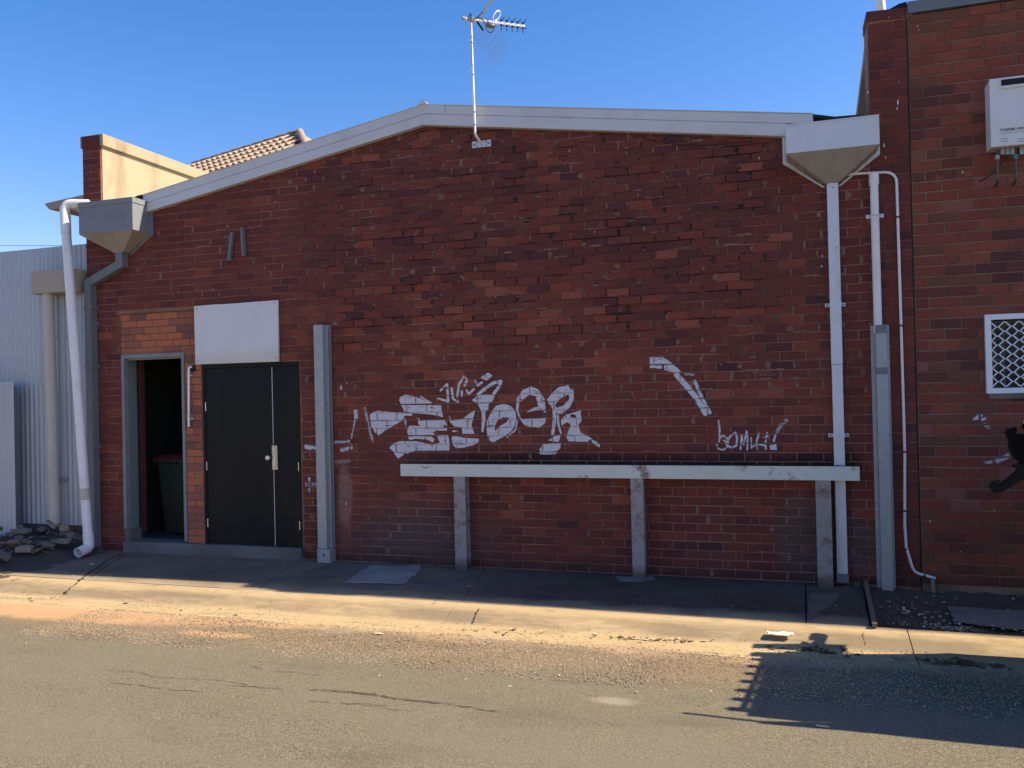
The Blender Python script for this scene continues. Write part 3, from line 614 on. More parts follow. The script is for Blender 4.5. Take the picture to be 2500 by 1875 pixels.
for i in range(-1,int((x1-x0)/dx)+2):
    for j in range(-1,nrow):
        for sgn in(0,1,2,3):
            cx=x0+i*dx; cz=z0+j*dz+.02
            # node - flat bit - diagonal
            if (i+j)%1==0:
                a=((cx,cz),(cx+dx/2,cz+dz/2),(cx,cz),(cx+dx/2,cz-dz/2))[sgn]; b=((cx+dx/2,cz+dz/2),(cx+dx,cz),(cx+dx/2,cz-dz/2),(cx+dx,cz))[sgn]
                fl=.16
                p=(a[0]+(b[0]-a[0])*fl,a[1]); q=(b[0]-(b[0]-a[0])*fl,b[1])
                for (u,v) in(((a,p),(p,q),(q,b)) if sgn<2 else ((p,q),)):
                    if min(u[0],v[0])>=x0 and max(u[0],v[0])<=x1 and min(u[1],v[1])>=z0 and max(u[1],v[1])<=z1:
                        dm.sweep([(u[0],-.01,u[1]),(v[0],-.01,v[1])],[(-.0046,-.004),(.0046,-.004),(.0046,.004),(-.0046,.004)],up=Vector((0,-1,0)),caps=False)
dm.build('security_mesh',M['white_paint'],win)

# ================================================================== services on the walls
def hopper(name,label,x0,x1,zt,zb,d,ox0,ox1,od,oz,mat,mat2,lip=True,flange=.04):
    t=thing(name,label,'rainwater head',((x0+x1)/2,0,oz))
    b=MB(); y=-d
    b.add([(x0,y,zb),(x1,y,zb),(x1,y,zt),(x0,y,zt),(x0,-.005,zb),(x1,-.005,zb),(x1,-.005,zt),(x0,-.005,zt)],[(0,1,2,3),(0,3,7,4),(1,5,6,2),(4,7,6,5)])
    b.box(x0+.01,x1-.01,y+.01,-.006,zt-.06,zt-.05); b.build('box',mat,t,recalc=False)
    b=MB(); b.add([(x0,y,zb-.001),(x1,y,zb-.001),(x1,-.004,zb-.001),(x0,-.004,zb-.001),(ox0,-od,oz),(ox1,-od,oz),(ox1,-.004,oz),(ox0,-.004,oz)],[(0,4,5,1),(1,5,6,2),(2,6,7,3),(3,7,4,0)]); b.build('funnel',mat2,t)
    if lip:
        b=MB(); b.box(x0-.008,x1+.008,y-.008,y+.004,zt-.05,zt+.012); b.box(x0-.008,x0+.004,y+.004,-.004,zt-.05,zt+.012); b.box(x1-.004,x1+.008,y+.004,-.004,zt-.05,zt+.012); b.build('rim',mat,t)
    else:
        b=MB(); b.box(x0,x1,y-.004,y+.002,zt-.012,zt+.002); b.build('rim',mat,t)
    b=MB()
    poly=[(x0-flange,zt-.02),(x0-flange,zb-.02),(ox0-flange*.8,oz-.02),(ox0,oz-.02),(x0,zb),(x0,zt-.02)]; b.prism(poly,-.014,-.004)
    poly=[(x1+flange,zt-.02),(x1+flange,zb-.02),(ox1+flange*.8,oz-.02),(ox1,oz-.02),(x1,zb),(x1,zt-.02)]; b.prism(poly,-.014,-.004)
    b.build('wall_flange',mat,t); 
    b=MB()
    for (xa,za,xb,zb_) in((x0-flange*.5,zt-.1,x0-flange*.5,zb),(x1+flange*.5,zt-.1,x1+flange*.5,zb),(x0-flange*.4,zb-.03,ox0-flange*.3,oz),(x1+flange*.4,zb-.03,ox1+flange*.3,oz)):
        for k in range(5):
            x=xa+(xb-xa)*(k+.5)/5; z=za+(zb_-za)*(k+.5)/5; b.tube([(x,-.013,z),(x,-.019,z)],.006,0,6)
    o=b.build('rivets',M['zinc'],t); o['kind']='stuff'; return t
hL=hopper('rainwater_head','dark grey rainwater head with rim below the cream parapet at the left roof end',-8.02,-7.225,4.225,3.855,.30,-7.68,-7.545,.11,3.64,M['zinc_head'],M['funnel'])
hR=hopper('rainwater_head','large pale rainwater head with tapering funnel at the right roof end',.085,.868,4.215,3.955,.30,.425,.535,.09,3.70,M['zinc_new'],M['funnel'],lip=False,flange=.03)
def rectprof(wd,dp): return [(-wd/2,-dp/2),(wd/2,-dp/2),(wd/2,dp/2),(-wd/2,dp/2)]
# left downpipe
dp=thing('downpipe','dark grey rectangular downpipe with offset elbow at the left corner','downpipe',(-8.12,0,0))
b=MB(); b.sweep([(-7.61,-.062,3.66),(-7.61,-.062,3.50),(-8.10,-.062,3.30),(-8.10,-.062,.05)],rectprof(.10,.10)); b.build('pipe',M['zinc_dark'],dp)
for z in(2.28,1.28,3.0):
    b=MB(); b.box(-8.155,-8.03,-.117,-.004,z-.02,z+.02); b.build('bracket',M['zinc_dark'],dp)
# right downpipe
dp=thing('downpipe','pale rectangular downpipe under the large rainwater head','downpipe',(.485,0,0))
b=MB(); b.box(.435,.532,-.078,-.012,2.03,3.72,ch=.004); b.box(.4375,.5295,-.0765,-.013,.11,2.028,ch=.004); b.build('pipe',M['zinc_new'],dp)
for px,py in((2060,743),(2047,1063)):
    z=wp(2050,py,-.05).z; b=MB(); b.box(.395,.572,-.012,-.004,z-.017,z+.017,ch=.002); b.box(.432,.535,-.081,-.012,z-.015,z+.015); bk_=b.build('bracket',M['zinc_new'],dp)
    b=MB(); b.tube([(.413,-.011,z),(.413,-.02,z)],.008,0,8); b.tube([(.554,-.011,z),(.554,-.02,z)],.008,0,8); b.build('screws',M['zinc_dark'],bk_)
b=MB(); b.box(.43,.537,-.085,-.004,.03,.112,ch=.005); b.build('boot',M['zinc_dark'],dp)
b=MB(); b.tube([(.487,-.078,3.66),(.487,-.083,3.66)],.006,0,8); b.tube([(.505,-.078,3.1),(.505,-.080,3.1)],.007,0,8); b.tube([(.485,-.077,1.98),(.485,-.080,1.98)],.005,0,8); b.build('rivet',M['zinc_dark'],dp)
# leaning white pipe
wpipe=thing('downpipe','round white plastic pipe leaning across the left corner with an open elbow at its foot','pipe',(-8.0,-.25,0))
b=MB(); b.tube(rounded([(-8.05,-.12,4.26),(-8.335,-.2,4.275),(-8.30,-.22,3.9)],.09,8),.060,0,20); b.build('top_elbow',M['white_pvc'],wpipe,smooth=True)
b=MB(); b.tube([(-8.318,-.212,4.08),(-7.965,-.30,.22)],.055,0,24); b.build('pipe',M['white_pvc'],wpipe,smooth=True)
b=MB(); b.tube([(-8.017,-.287,.80),(-8.003,-.291,.66)],.0566,0,24); b.build('coupling',M['beige_pvc'],wpipe,smooth=True)
b=MB(); pth=rounded([(-7.968,-.30,.26),(-7.953,-.30,.095),(-7.955,-.47,.060)],.07,8); b.tube(pth,.061,0,24,caps=False); b.tube(pth,.055,0,24,caps=False)
e0=pth[-1]; d_=(pth[-1]-pth[-2]).normalized(); n=24; u=d_.cross(Vector((0,-1,0))).normalized(); v=u.cross(d_)
u=d_.cross(Vector((0,-1,0))).normalized(); v=u.cross(d_).normalized(); vs=[e0+(u*math.cos(2*math.pi*k/n)+v*math.sin(2*math.pi*k/n))*r for r in(.061,.055) for k in range(n)]
b.add(vs,[(k,(k+1)%n,n+(k+1)%n,n+k) for k in range(n)]); b.build('open_elbow',M['white_pvc'],wpipe,smooth=True,recalc=False)
# beige pipe with box
bp=thing('downpipe','beige round pipe hanging from a tan box on the corrugated wall','pipe',(-8.7,-.1,.3))
b=MB(); b.tube([(-8.72,-.10,3.24),(-8.675,-.10,.42)],.064,0,20); b.build('pipe',M['beige_pvc'],bp,smooth=True)
b=MB(); b.tube([(-8.675,-.10,.50),(-8.67,-.11,.36),(-8.68,-.16,.33)],.069,0,20,caps=False); b.build('pipe_shoe',M['beige_pvc'],bp,smooth=True)
b=MB(); b.box(-8.90,-8.23,-.19,-.0,3.20,3.48,ch=.006); b.build('box',M['tan_box'],bp)
b=MB(); b.box(-8.76,-8.58,-.03,-.0,.84,.88); b.tube([(-8.60,-.02,.86),(-8.60,-.06,.86)],.02,0,8); b.build('clamp',M['zinc'],bp)
# sign board
sg=MB(); [sg.box(x_,x_+.012,-.040,-.034,z_,z_+.012,1) for x_,z_ in((-6.56,2.285),(-5.50,2.29),(-6.56,2.90),(-5.50,2.915))]; sg.prism([(-6.592,2.252),(-5.458,2.250),(-5.455,2.950),(-5.75,2.948),(-6.1,2.943),(-6.35,2.946),(-6.596,2.940)],-.035,-.012)
o=tag(sg.build('sign_board',[M['board'],M['zinc_dark']],keep=(-6.02,0,2.25)),'blank white weathered sign board above the black door','sign')
# galvanised channel post left
pt=thing('channel_post','tall galvanised steel channel post against the wall right of the black door','post',(-4.88,-.06,0))
b=MB(); b.box(-4.945,-4.832,-.122,-.116,.155,2.635); b.box(-4.838,-4.832,-.1155,-.01,.155,2.635); b.box(-4.945,-4.939,-.1155,-.01,.155,2.635); b.box(-4.832,-4.80,-.06,-.054,.155,2.635); b.box(-4.832,-4.79,-.016,-.010,.155,2.635); b.build('channel',M['zinc'],pt)
b=MB(); b.box(-4.952,-4.79,-.130,-.006,.0,.150,ch=.004); ft=b.build('foot_cover',M['zinc'],pt)
b=MB(); b.tube([(-4.87,-.13,.085),(-4.87,-.134,.085)],.012,0,10); b.build('hole',M['black_edge'],ft)
# rail on three legs
rl=thing('guard_rail','long low cream steel rail on three rusty legs in front of the brick wall','rail',(-1.6,-.15,0))
b=MB(); b.box(-3.905,.645,-.152,-.144,.972,1.100); b.box(-3.905,.645,-.144,-.05,.972,.980); b.box(-3.905,.645,-.144,-.05,1.084,1.092); beam=b.build('beam',M['rail'],rl)
b=MB()
for i in range(420):
    x=random.uniform(-3.85,.6); r=random.uniform(.004,.012); b.add([(x-r,-.15+random.uniform(0,.09),1.090),(x+r,-.14+random.uniform(0,.09),1.090),(x,-.12+random.uniform(0,.06),1.096+r*1.2),(x+r*.3,-.148,1.097+r*.5)],[(0,1,3),(1,2,3),(2,0,3)])
b.box(-3.88,.62,-.14,-.055,1.092,1.100); o=b.build('moss_and_dirt',M['crack'],beam); o['kind']='stuff'
for xa,xb in((-3.299,-3.171),(-1.438,-1.317),(.268,.399)):
    b=MB(); xm=(xa+xb)/2; b.box(xa,xb,-.150,-.142,-.02,.971); b.box(xm-.004,xm+.004,-.142,-.038,-.02,.971); b.box(xa,xb,-.038,-.030,-.02,.971); b.build('leg',M['leg'],rl)
# pvc pipe rising from channel post on the right
cp_=thing('cable_cover_post','white pipe rising out of a galvanised channel between the downpipe and the pier','post',(.855,-.06,0))
b=MB(); b.tube([(.840,-.05,2.30),(.838,-.05,3.66)],.036,0,20); b.build('pipe',M['white_pvc'],cp_,smooth=True)
b=MB(); b.tube([(.838,-.05,3.655),(.838,-.05,3.755)],.043,0,20); b.build('pipe_cap',M['white_pvc'],cp_,smooth=True)
z=wp(2134,526,-.05).z; b=MB(); b.box(.765,.915,-.012,-.004,z-.018,z+.018,ch=.002); b.sweep([(.838+.04*math.cos(a),-.05-.04*math.sin(a),z) for a in np.linspace(0,math.pi,9)],[(-.015,-.002),(.015,-.002),(.015,.002),(-.015,.002)],up=Vector((0,0,1))); b.build('bracket',M['white_pvc'],cp_)
b=MB(); b.box(.812,.905,-.105,-.099,-.03,2.375); b.box(.812,.818,-.099,-.012,-.03,2.375); b.box(.899,.905,-.099,-.012,-.03,2.375); b.box(.778,.812,-.018,-.012,-.03,2.375); b.box(.905,.935,-.018,-.012,-.03,2.375); ch_=b.build('channel',M['zinc'],cp_)
b=MB(); b.box(.812,.905,-.109,-.1055,2.30,2.372); b.box(.812,.905,-.109,-.1055,1.93,1.99); b.build('strap',M['zinc_dark'],ch_)
# thin conduit
cn=thing('conduit','thin white conduit with black clips bending down beside the pier to the dirt','conduit',(1.03,-.02,0))
P0=[(.62,-.03,3.775),(.75,-.022,3.775),(1.03,-.022,3.76),(1.035,-.022,2.35),(1.038,-.022,1.24),(1.022,-.022,.57),(1.03,-.022,.36),(1.085,-.025,.14),(1.26,-.03,.095)]
b=MB(); b.tube([P0[0],P0[1]]+arc(P0[1],P0[2],P0[3],.11,8)+P0[3:5]+[P0[5]]+arc(P0[5],P0[6],P0[7],.10,6)+arc(P0[6],P0[7],P0[8],.09,6)+[P0[8]],.0125,0,12); b.build('pipe',M['white_pvc'],cn,smooth=True)
for px,py in((2193,530),(2199,795),(2205,1103),(2206,1247),(2208,1340)):
    p=wp(px,py,-.02); xx=1.035 if py<1200 else p.x
    b=MB(); b.box(xx-.020,xx+.020,-.038,-.002,p.z-.007,p.z+.007); b.build('clip',M['cable'],cn)
b=MB(); b.box(1.16,1.18,-.045,-.005,.085,.125); b.build('clip',M['cable'],cn)
b=MB(); b.tube([(1.235,-.03,.10),(1.237,-.05,-.03)],.017,0,10); b.build('pipe_stub',M['zinc_dark'],cn,smooth=True)
# little brackets high on the wall
for k,(pts,lab) in enumerate([(((568,568),(560,636)),'left and taller leaning of two dark steel straps high on the brick wall'),(((592,556),(596,625)),'right upright one of two dark steel straps high on the brick wall')]):
    a=wp(*pts[0],-.03); c=wp(*pts[1],-.03); b=MB(); b.sweep([tuple(a),tuple(c)],[(-.020,-.02),(.020,-.02),(.020,.02),(-.020,.02)]); b.sweep([tuple(a+Vector((.014,-.022,-.01))),tuple(c+Vector((.014,-.022,.01)))],rectprof(.008,.01))
    tag(b.build('wall_bracket',M['zinc_dark'],keep=tuple(c)),lab,'bracket',None)
# short conduit by the doorway
sc_=thing('conduit','short grey conduit on the orange brick between the two doors','conduit',(-6.70,-.02,1.55))
a=wp(461,896,-.03); c=wp(461,1042,-.03)
b=MB(); b.tube([tuple(a+Vector((.03,.02,0)))]+arc(a+Vector((.03,.02,0)),a,c,.02,5)+[tuple(c)],.014,0,12); b.build('pipe',M['alum'],sc_,smooth=True)
for py in(917,1022):
    p=wp(461,py,-.03); b=MB(); b.box(a.x-.016,a.x+.045,-.026,-.004,p.z-.01,p.z+.01); b.build('clip',M['zinc'],sc_)
b=MB(); b.box(a.x+.012,a.x+.075,-.014,-.003,a.z-.055,a.z+.02); b.build('junction_plate',M['black_edge'],sc_)
# water heater
wh=thing('water_heater','white gas water heater box on the right brick wall with pipes below','heater',(2.0,0,3.9))
hx0,hx1,hz0,hz1,hd=1.735,2.16,3.80,4.36,-.22
fa=wp(2415,193,hd); fb_=wp(2419,360,hd); hx0=fa.x; hz1=fa.z; hz0=fb_.z; hx1=hx0+.37
b=MB(); b.box(hx0+.006,hx1-.006,hd+.03,-.01,hz0+.006,hz1-.006,ch=.008); b.build('casing',M['heater'],wh)
b=MB(); b.box(hx0,hx1,hd,hd+.03,hz0,hz1,ch=.010); cov=b.build('front_cover',M['heater'],wh)
s=754/150.; q=lambda X,Y:wp(2350+X/s,150+Y/s,hd)
p0=q(460,235); p1=q(754,290)
b=MB(); b.box(p0.x,hx1-.05,hd-.012,hd+.002,p1.z-.012,p0.z+.006,ch=.004); b.build('vent_hood',M['heater'],cov)
b=MB(); b.box(p0.x+.006,hx1-.056,hd-.016,hd-.0115,p1.z+.012,p0.z+.001); b.build('vent_slot',M['black_edge'],cov)
for X in(470,675):
    for Y in(955,985):
        p=q(X,Y); b=MB(); b.box(p.x,p.x+.052,hd-.003,hd+.001,p.z-.0025,p.z+.0025,ch=0); b.build('louvre',M['greyprint'],cov)
def text(body,size,loc,mat,parent,name,xs=1.0):
    cu=bpy.data.curves.new(name,'FONT'); cu.body=body; cu.size=size; cu.extrude=.0003; cu.offset=size*.012; cu.resolution_u=2
    tmp=bpy.data.objects.new('t',cu); COL.objects.link(tmp); dg=bpy.context.evaluated_depsgraph_get(); me=bpy.data.meshes.new_from_object(tmp.evaluated_get(dg)); bpy.data.objects.remove(tmp)
    me.materials.clear(); me.materials.append(mat); o=bpy.data.objects.new(name,me); COL.objects.link(o); o.parent=parent
    o.location=Vector(loc)-Vector(parent['_o']); o.rotation_euler=(R_(90),0,0); o.scale=(xs,1,1); return o
tl=q(455,862); th=(q(455,828).z-q(455,862).z)/.70
wd_=q(632,860).x-tl.x
def put_text(body,size,p,mat,name,width):
    o=text(body,size,p,mat,cov,name); wdt=max(v.co.x for v in o.data.vertices)-min(v.co.x for v in o.data.vertices); o.scale.x=width/wdt; return o
put_text('THERM',th,(tl.x,hd-.0012,tl.z),M['navy'],'brand_lettering',wd_)
tri=q(637,850); ts=q(672,850).x-tri.x; b=MB(); z_=tl.z; b.add([(tri.x,hd-.0012,z_),(tri.x+ts,hd-.0012,z_),(tri.x+ts/2,hd-.0012,z_+th*.7),(tri.x+ts*.28,hd-.0016,z_+th*.14),(tri.x+ts*.72,hd-.0016,z_+th*.14),(tri.x+ts/2,hd-.0016,z_+th*.45)],[(0,1,4,3),(1,2,5,4),(2,0,3,5)]); b.build('brand_triangle',M['redprint'],cov,recalc=False)
put_text('NN',th,(q(678,850).x,hd-.0012,tl.z),M['navy'],'brand_lettering',q(745,850).x-q(678,850).x)
put_text('GAS CONTINUOUS FLOW',th*.42,(tl.x,hd-.0012,tl.z-th*.62),M['greyprint'],'small_lettering',.25)
for X,Y0,Y1,m in((460,1090,1470,'copper'),(690,1080,1450,'copper')):
    a=q(X,Y0); c=q(X,Y1); b=MB(); b.tube([(a.x,-.12,a.z+.03),(a.x,-.12,c.z+.03),(a.x,-.02,c.z-.0)],.011,0,10); pp=b.build('water_pipe',M[m],wh,smooth=True)
    b=MB(); b.tube([(a.x,-.12,a.z-.02),(a.x,-.12,a.z-.055)],.019,0,8); b.build('valve',M['green'] if X>600 else M['zinc'],pp)
b=MB()
for X in(500,560,620,735): p=q(X,1090); b.box(p.x,p.x+.03,-.14,-.06,p.z-.015,hz0+.02)
b.build('pipe_unions',M['zinc'],wh)
a=q(560,1110); c=wp(2391,444,-.005); b=MB(); b.tube([(a.x,-.12,a.z+.02)]+[tuple(Vector((a.x,-.12,a.z))*(1-s)**2+Vector((a.x-.02,-.09,c.z+.08))*2*s*(1-s)+Vector(c)*s*s) for s in np.linspace(.1,1,8)],.005,0,8); b.build('cable',M['cable'],wh,smooth=True)

# ================================================================== antenna
ant=thing('tv_antenna','tall pole television antenna with wire grid reflector fixed at the gable peak','antenna',(-2.95,-.10,4.46))
a=wp(1155,350); c=wp(1199,357)
b=MB(); b.box(a.x-.005,c.x+.005,-.022,-.012,4.425,4.495,ch=.002); plt=b.build('mounting_plate',M['zinc_new'],ant)
b=MB()
for x,z,r in((.02,.0,.011),(.05,.02,.007),(.05,-.02,.007),(.155,.02,.008),(.155,-.02,.007),(.18,.0,.011)): b.tube([(a.x+x,-.020,4.46+z),(a.x+x,-.030,4.46+z)],r,0,8)
b.build('bolts',M['zinc_dark'],plt)
mt=wp(1149,42,-.12); mb_=wp(1160,325,-.12); mj=wp(1178,352,-.03)
b=MB(); b.tube([(mj.x,-.02,mj.z)]+[tuple(Vector(mj)*(1-s)**2+Vector((mb_.x+.005,-.115,mj.z+.06))*2*s*(1-s)+Vector(mb_)*s*s) for s in np.linspace(.1,1,7)]+[tuple(mt)],.0125,0,14); mast=b.build('mast',M['alum'],ant,smooth=True)
b=MB(); b.tube([tuple(mt-Vector((0,0,.005))),tuple(mt+Vector((0,0,.035)))],.0145,0,12); b.build('mast_cap',M['cable'],mast)
b=MB()
for f_ in(.22,.50,.82,.93,.02): 
    p=mt.lerp(mb_,f_); b.tube([tuple(p+Vector((0,0,.004))),tuple(p-Vector((0,0,.004)))],.0145,0,12)
b.build('tape',M['cable'],mast)
aa=R_(37); D=Vector((math.cos(aa),math.sin(aa),0)); Sd=Vector((-math.sin(aa),math.cos(aa),0)); Up=Vector((0,0,1)); Cn=Vector((mt.x,-.12,wp(1150,47,-.12).z))
at_=lambda u,v,z:Cn+D*u+Sd*v+Up*z
sq=[(-.011,-.011),(.011,-.011),(.011,.011),(-.011,.011)]
b=MB(); b.sweep([tuple(at_(-.065,0,0)),tuple(at_(.60,0,0))],sq,up=Up); boom=b.build('boom',M['alum'],ant)
b=MB(); b.tube([tuple(at_(-.09,0,.0)),tuple(at_(-.06,0,.0))],.022,0,10); b.box(Cn.x-.03,Cn.x+.03,Cn.y-.03,Cn.y+.03,Cn.z-.022,Cn.z+.022); b.build('clamp',M['zinc'],ant)
# corner reflector: two wire panels meeting at the boom
def panel(sgn):
    b=MB(); th_=R_(52); L=.42; W=.27
    f=lambda s,v:at_(.07+math.cos(th_)*s,v,sgn*(.02+math.sin(th_)*s))
    for i in range(8): s=.01+L*i/7; b.tube([tuple(f(s,-W)),tuple(f(s,W))],.0016,0,5)
    for j in range(9): v=-W+2*W*j/8; b.tube([tuple(f(.01,v)),tuple(f(L+.01,v))],.0016,0,5)
    return b.build('reflector_panel',M['mesh_wire'],ant,recalc=False)
panel(1); panel(-1)
b=MB()
for sgn in(1,-1): b.sweep([tuple(at_(.065,0,.012*sgn)),tuple(at_(.065+.07,0,sgn*.10))],[(-.006,-.012),(.006,-.012),(.006,.012),(-.006,.012)],up=Sd)
b.build('reflector_hinge',M['truck'],ant)
b=MB()
el=[at_(.29+.075*math.cos(q_)*.5,0.11*math.cos(q_)*.0+.03*math.sin(q_)*0,.035+.0) for q_ in(0,)]
loop=[tuple(at_(.28+.035*math.cos(q_)+.03*math.sin(q_),-.02+.02*math.cos(q_),.065+.055*math.sin(q_))) for q_ in np.linspace(-1.2,4.3,18)]; b.tube(loop,.006,0,8); b.build('dipole_loop',M['alum'],ant,smooth=True)
b=MB(); c0=at_(.215,0,-.04); bm=bmesh.new(); bmesh.ops.create_icosphere(bm,subdivisions=2,radius=1)
for v in bm.verts: v.co=c0+D*(v.co.x*.062)+Sd*(v.co.y*.03)+Up*(v.co.z*.030)
b.bm(bm); b.build('balun_box',M['copper'],ant,smooth=True)
b=MB(); b.tube([tuple(at_(x_,-.03,z_)) for x_,z_ in((.24,-.06),(.235,-.11),(.20,-.13),(.165,-.11),(.15,-.05),(.12,.0),(.06,.015),(.01,-.02))],.0055,0,8); b.tube([tuple(at_(.0,-.015,z_)) for z_ in(-.02,-.12,-.3,-.5)],.004,0,6); b.build('lead_cable',M['cable'],ant,smooth=True)
for k in range(5):
    u0=.335+.061*k; b=MB()
    for sx in(-1,1):
        for sz in(-1,1): b.tube([tuple(at_(u0,0,.012*sz)),tuple(at_(u0+.02,sx*.055,sz*.052))],.0042,0,6)
    b.tube([tuple(at_(u0,0,-.03)),tuple(at_(u0,0,.045))],.009,0,6); b.build('director',M['truck'],ant)
p=wp(1197,372,-.03)
b=MB(); cc=wp(1156,385,-.03); pts=[tuple(Vector((mj.x,-.035,4.43))+Vector((-.06+.06*math.cos(t_)-.0,0,-.05+.058*math.sin(t_)))) for t_ in np.linspace(.9,-4.0,16)]; b.tube(pts,.004,0,6); b.build('cable_loop',M['cable'],ant,smooth=True)

# loose cable under the capping
b=MB(); s=2212/500.; cpts=[wp(1450+x/s,280+y/s,-.02) for x,y in((520,245),(650,280),(800,305),(960,325),(1150,328),(1350,320),(1550,300),(1700,285))]; b.tube([tuple(p) for p in cpts],.0035,0,6)
tag(b.build('cable',M['cable'],keep=tuple(cpts[4])),'thin grey cable sagging under the right slope of the white capping','cable')

# ================================================================== bin in the doorway
bn=thing('wheelie_bin','dark green wheelie bin with a red lid inside the open doorway','bin',(-6.95,.55,.125))
yb=.42; lx0=-7.42; lx1=-6.72; lz=wp(400,1118,yb).z
bl=wp(366,1118,yb-.06).x
b=MB(); x0,x1,y0,y1=bl+.07,bl+.62,yb,yb+.6; zt_=lz-.045; zb_=.16
b.add([(x0+.05,y0+.06,zb_),(x1-.05,y0+.06,zb_),(x1-.05,y1-.08,zb_),(x0+.05,y1-.08,zb_),(x0,y0,zt_),(x1,y0,zt_),(x1,y1,zt_),(x0,y1,zt_)],[(0,1,5,4),(1,2,6,5),(2,3,7,6),(3,0,4,7),(3,2,1,0)]); b.build('body',M['bin'],bn)
b=MB(); b.box(x0-.04,x1+.04,y0-.045,y1+.03,zt_-.0,zt_+.03,ch=.006)
for i in range(7):
    x=x0-.02+i*(x1-x0+.04)/6; b.add([(x-.035,y0-.035,zt_),(x+.035,y0-.035,zt_),(x,y0-.01,zt_-.05),(x-.035,y0,zt_),(x+.035,y0,zt_)],[(0,1,2),(0,2,3),(1,4,2)])
b.build('rim',M['bin'],bn)
b=MB(); b.add([(x0-.05,y0-.055,zt_+.031),(x1+.05,y0-.055,zt_+.031),(x1+.05,y1+.03,zt_+.031),(x0-.05,y1+.03,zt_+.031),(x0-.01,y0+.03,zt_+.075),(x1+.01,y0+.03,zt_+.075),(x1+.01,y1-.02,zt_+.10),(x0-.01,y1-.02,zt_+.10)],[(0,1,5,4),(1,2,6,5),(2,3,7,6),(3,0,4,7),(4,5,6,7),(3,2,1,0)]); b.build('lid',M['bin_lid'],bn)
for x in(x0+.0,x1-.06):
    b=MB(); b.tube([(x,y1-.05,.225),(x+.05,y1-.05,.225)],.10,0,20); b.build('wheel',M['rubber'],bn)

# ================================================================== corrugated wall, low panel, rubble
cw=thing('corrugated_wall','tall bluish corrugated steel wall left of the brick building','wall',(-10,0,.3))
def corr(x0,x1,z0,z1,y,per=.0762,amp=.009,parent=cw,name='corrugated_sheet',lap=0):
    n=int((x1-x0)/per*8); vs=[]
    for i in range(n+1):
        x=x0+(x1-x0)*i/n; yy=y-lap+amp*math.cos(2*math.pi*(x-x0)/per)
        vs+=[(x,yy,z0),(x,yy,z1),(x,yy+.0012,z0),(x,yy+.0012,z1)]
    fs=[]
    for i in range(n): a=4*i; fs+=[(a,a+4,a+5,a+1),(a+2,a+3,a+7,a+6),(a+1,a+5,a+7,a+3)]
    b=MB(); b.add(vs,fs); return b.build(name,M['corr'],parent,smooth=True,recalc=False)
xx=-8.235
for k in range(6):
    corr(xx-.762,xx+.0,.29+.004*(k%2),3.815-.002*k,.035,lap=.003*(k%2)); xx-=.755
b=MB()
for z in(.42,1.12,1.9,2.66,3.38):
    for k in range(30):
        x=-8.27-.1524*k; b.tube([(x,.030,z),(x,.016,z)],.006,0,6)
o=b.build('fixing_screws',M['zinc_dark'],cw); o['kind']='stuff'
b=MB(); b.box(-12.8,-8.235,.05,.12,-.1,3.75); b.build('frame_backing',M['zinc_dark'],cw)
lp=thing('corrugated_panel','low corrugated steel sheet standing in front of the tall one at the far left','sheet metal',(-9.7,-.12,.05))
corr(-10.12,-9.21,.03,2.115,-.20,parent=lp); b=MB(); b.box(-10.1,-9.23,-.17,-.13,.05,2.05); b.build('back_rail',M['zinc_dark'],lp)
# stone footing under the wall
sf=thing('stone_footing','rough stone footing under the corrugated wall','footing',(-9,-.02,0))
def rock(r,seed,flat=.6,sub=1,mat=None):
    rr=random.Random(seed); bm=bmesh.new(); bmesh.ops.create_icosphere(bm,subdivisions=sub,radius=r)
    sx,sy,sz=rr.uniform(.8,1.4),rr.uniform(.7,1.1),flat*rr.uniform(.6,1)
    for v in bm.verts: v.co=Vector((v.co.x*sx,v.co.y*sy,v.co.z*sz))*rr.uniform(.78,1.18)
    me=bpy.data.meshes.new('stone'); bm.to_mesh(me); bm.free(); me.materials.append(mat or M['stone']); return me
b=MB(); b.box(-13,-8.22,.0,.12,-.1,.285); b.build('core',M['mound'],sf)
for i in range(22):
    w_=random.uniform(.16,.34); x=-8.33-i*.21; h_=random.uniform(.10,.2); z=random.uniform(.04,.2); bm=bmesh.new(); bmesh.ops.create_cube(bm,size=1)
    bmesh.ops.subdivide_edges(bm,edges=list(bm.edges),cuts=1,use_grid_fill=True)
    for v in bm.verts: v.co=Vector((x+v.co.x*w_,-.02+v.co.y*.12,z+v.co.z*h_))+Vector((random.uniform(-.02,.02),random.uniform(-.015,.015),random.uniform(-.02,.02)))
    b=MB(); b.bm(bm); b.build('stone',M['stone'],sf)
rh=thing('rubble_heap','heap of broken stone and soil under the corrugated wall','rubble',(-8.9,-.6,0))
def heap(x,y): 
    u=max(0.0,min(1.0,(-7.95-x)/.7)); return zg(y)+max(0,.19*u*(1-max(0,(-y-.15))/1.15))
vs=[];nx,ny=34,16
for j in range(ny+1):
    for i in range(nx+1):
        x=-11.5+3.6*i/nx; y=-1.40+1.40*j/ny; vs.append((x,y,heap(x,y)+random.uniform(-.01,.015)-.006))
b=MB(); b.add(vs,[(j*(nx+1)+i,j*(nx+1)+i+1,(j+1)*(nx+1)+i+1,(j+1)*(nx+1)+i) for j in range(ny) for i in range(nx)]); b.build('soil',M['mound'],rh,smooth=True)
rocks=[rock(.05,i,.55,1,M['stone'] if i%3 else M['stone2']) for i in range(9)]
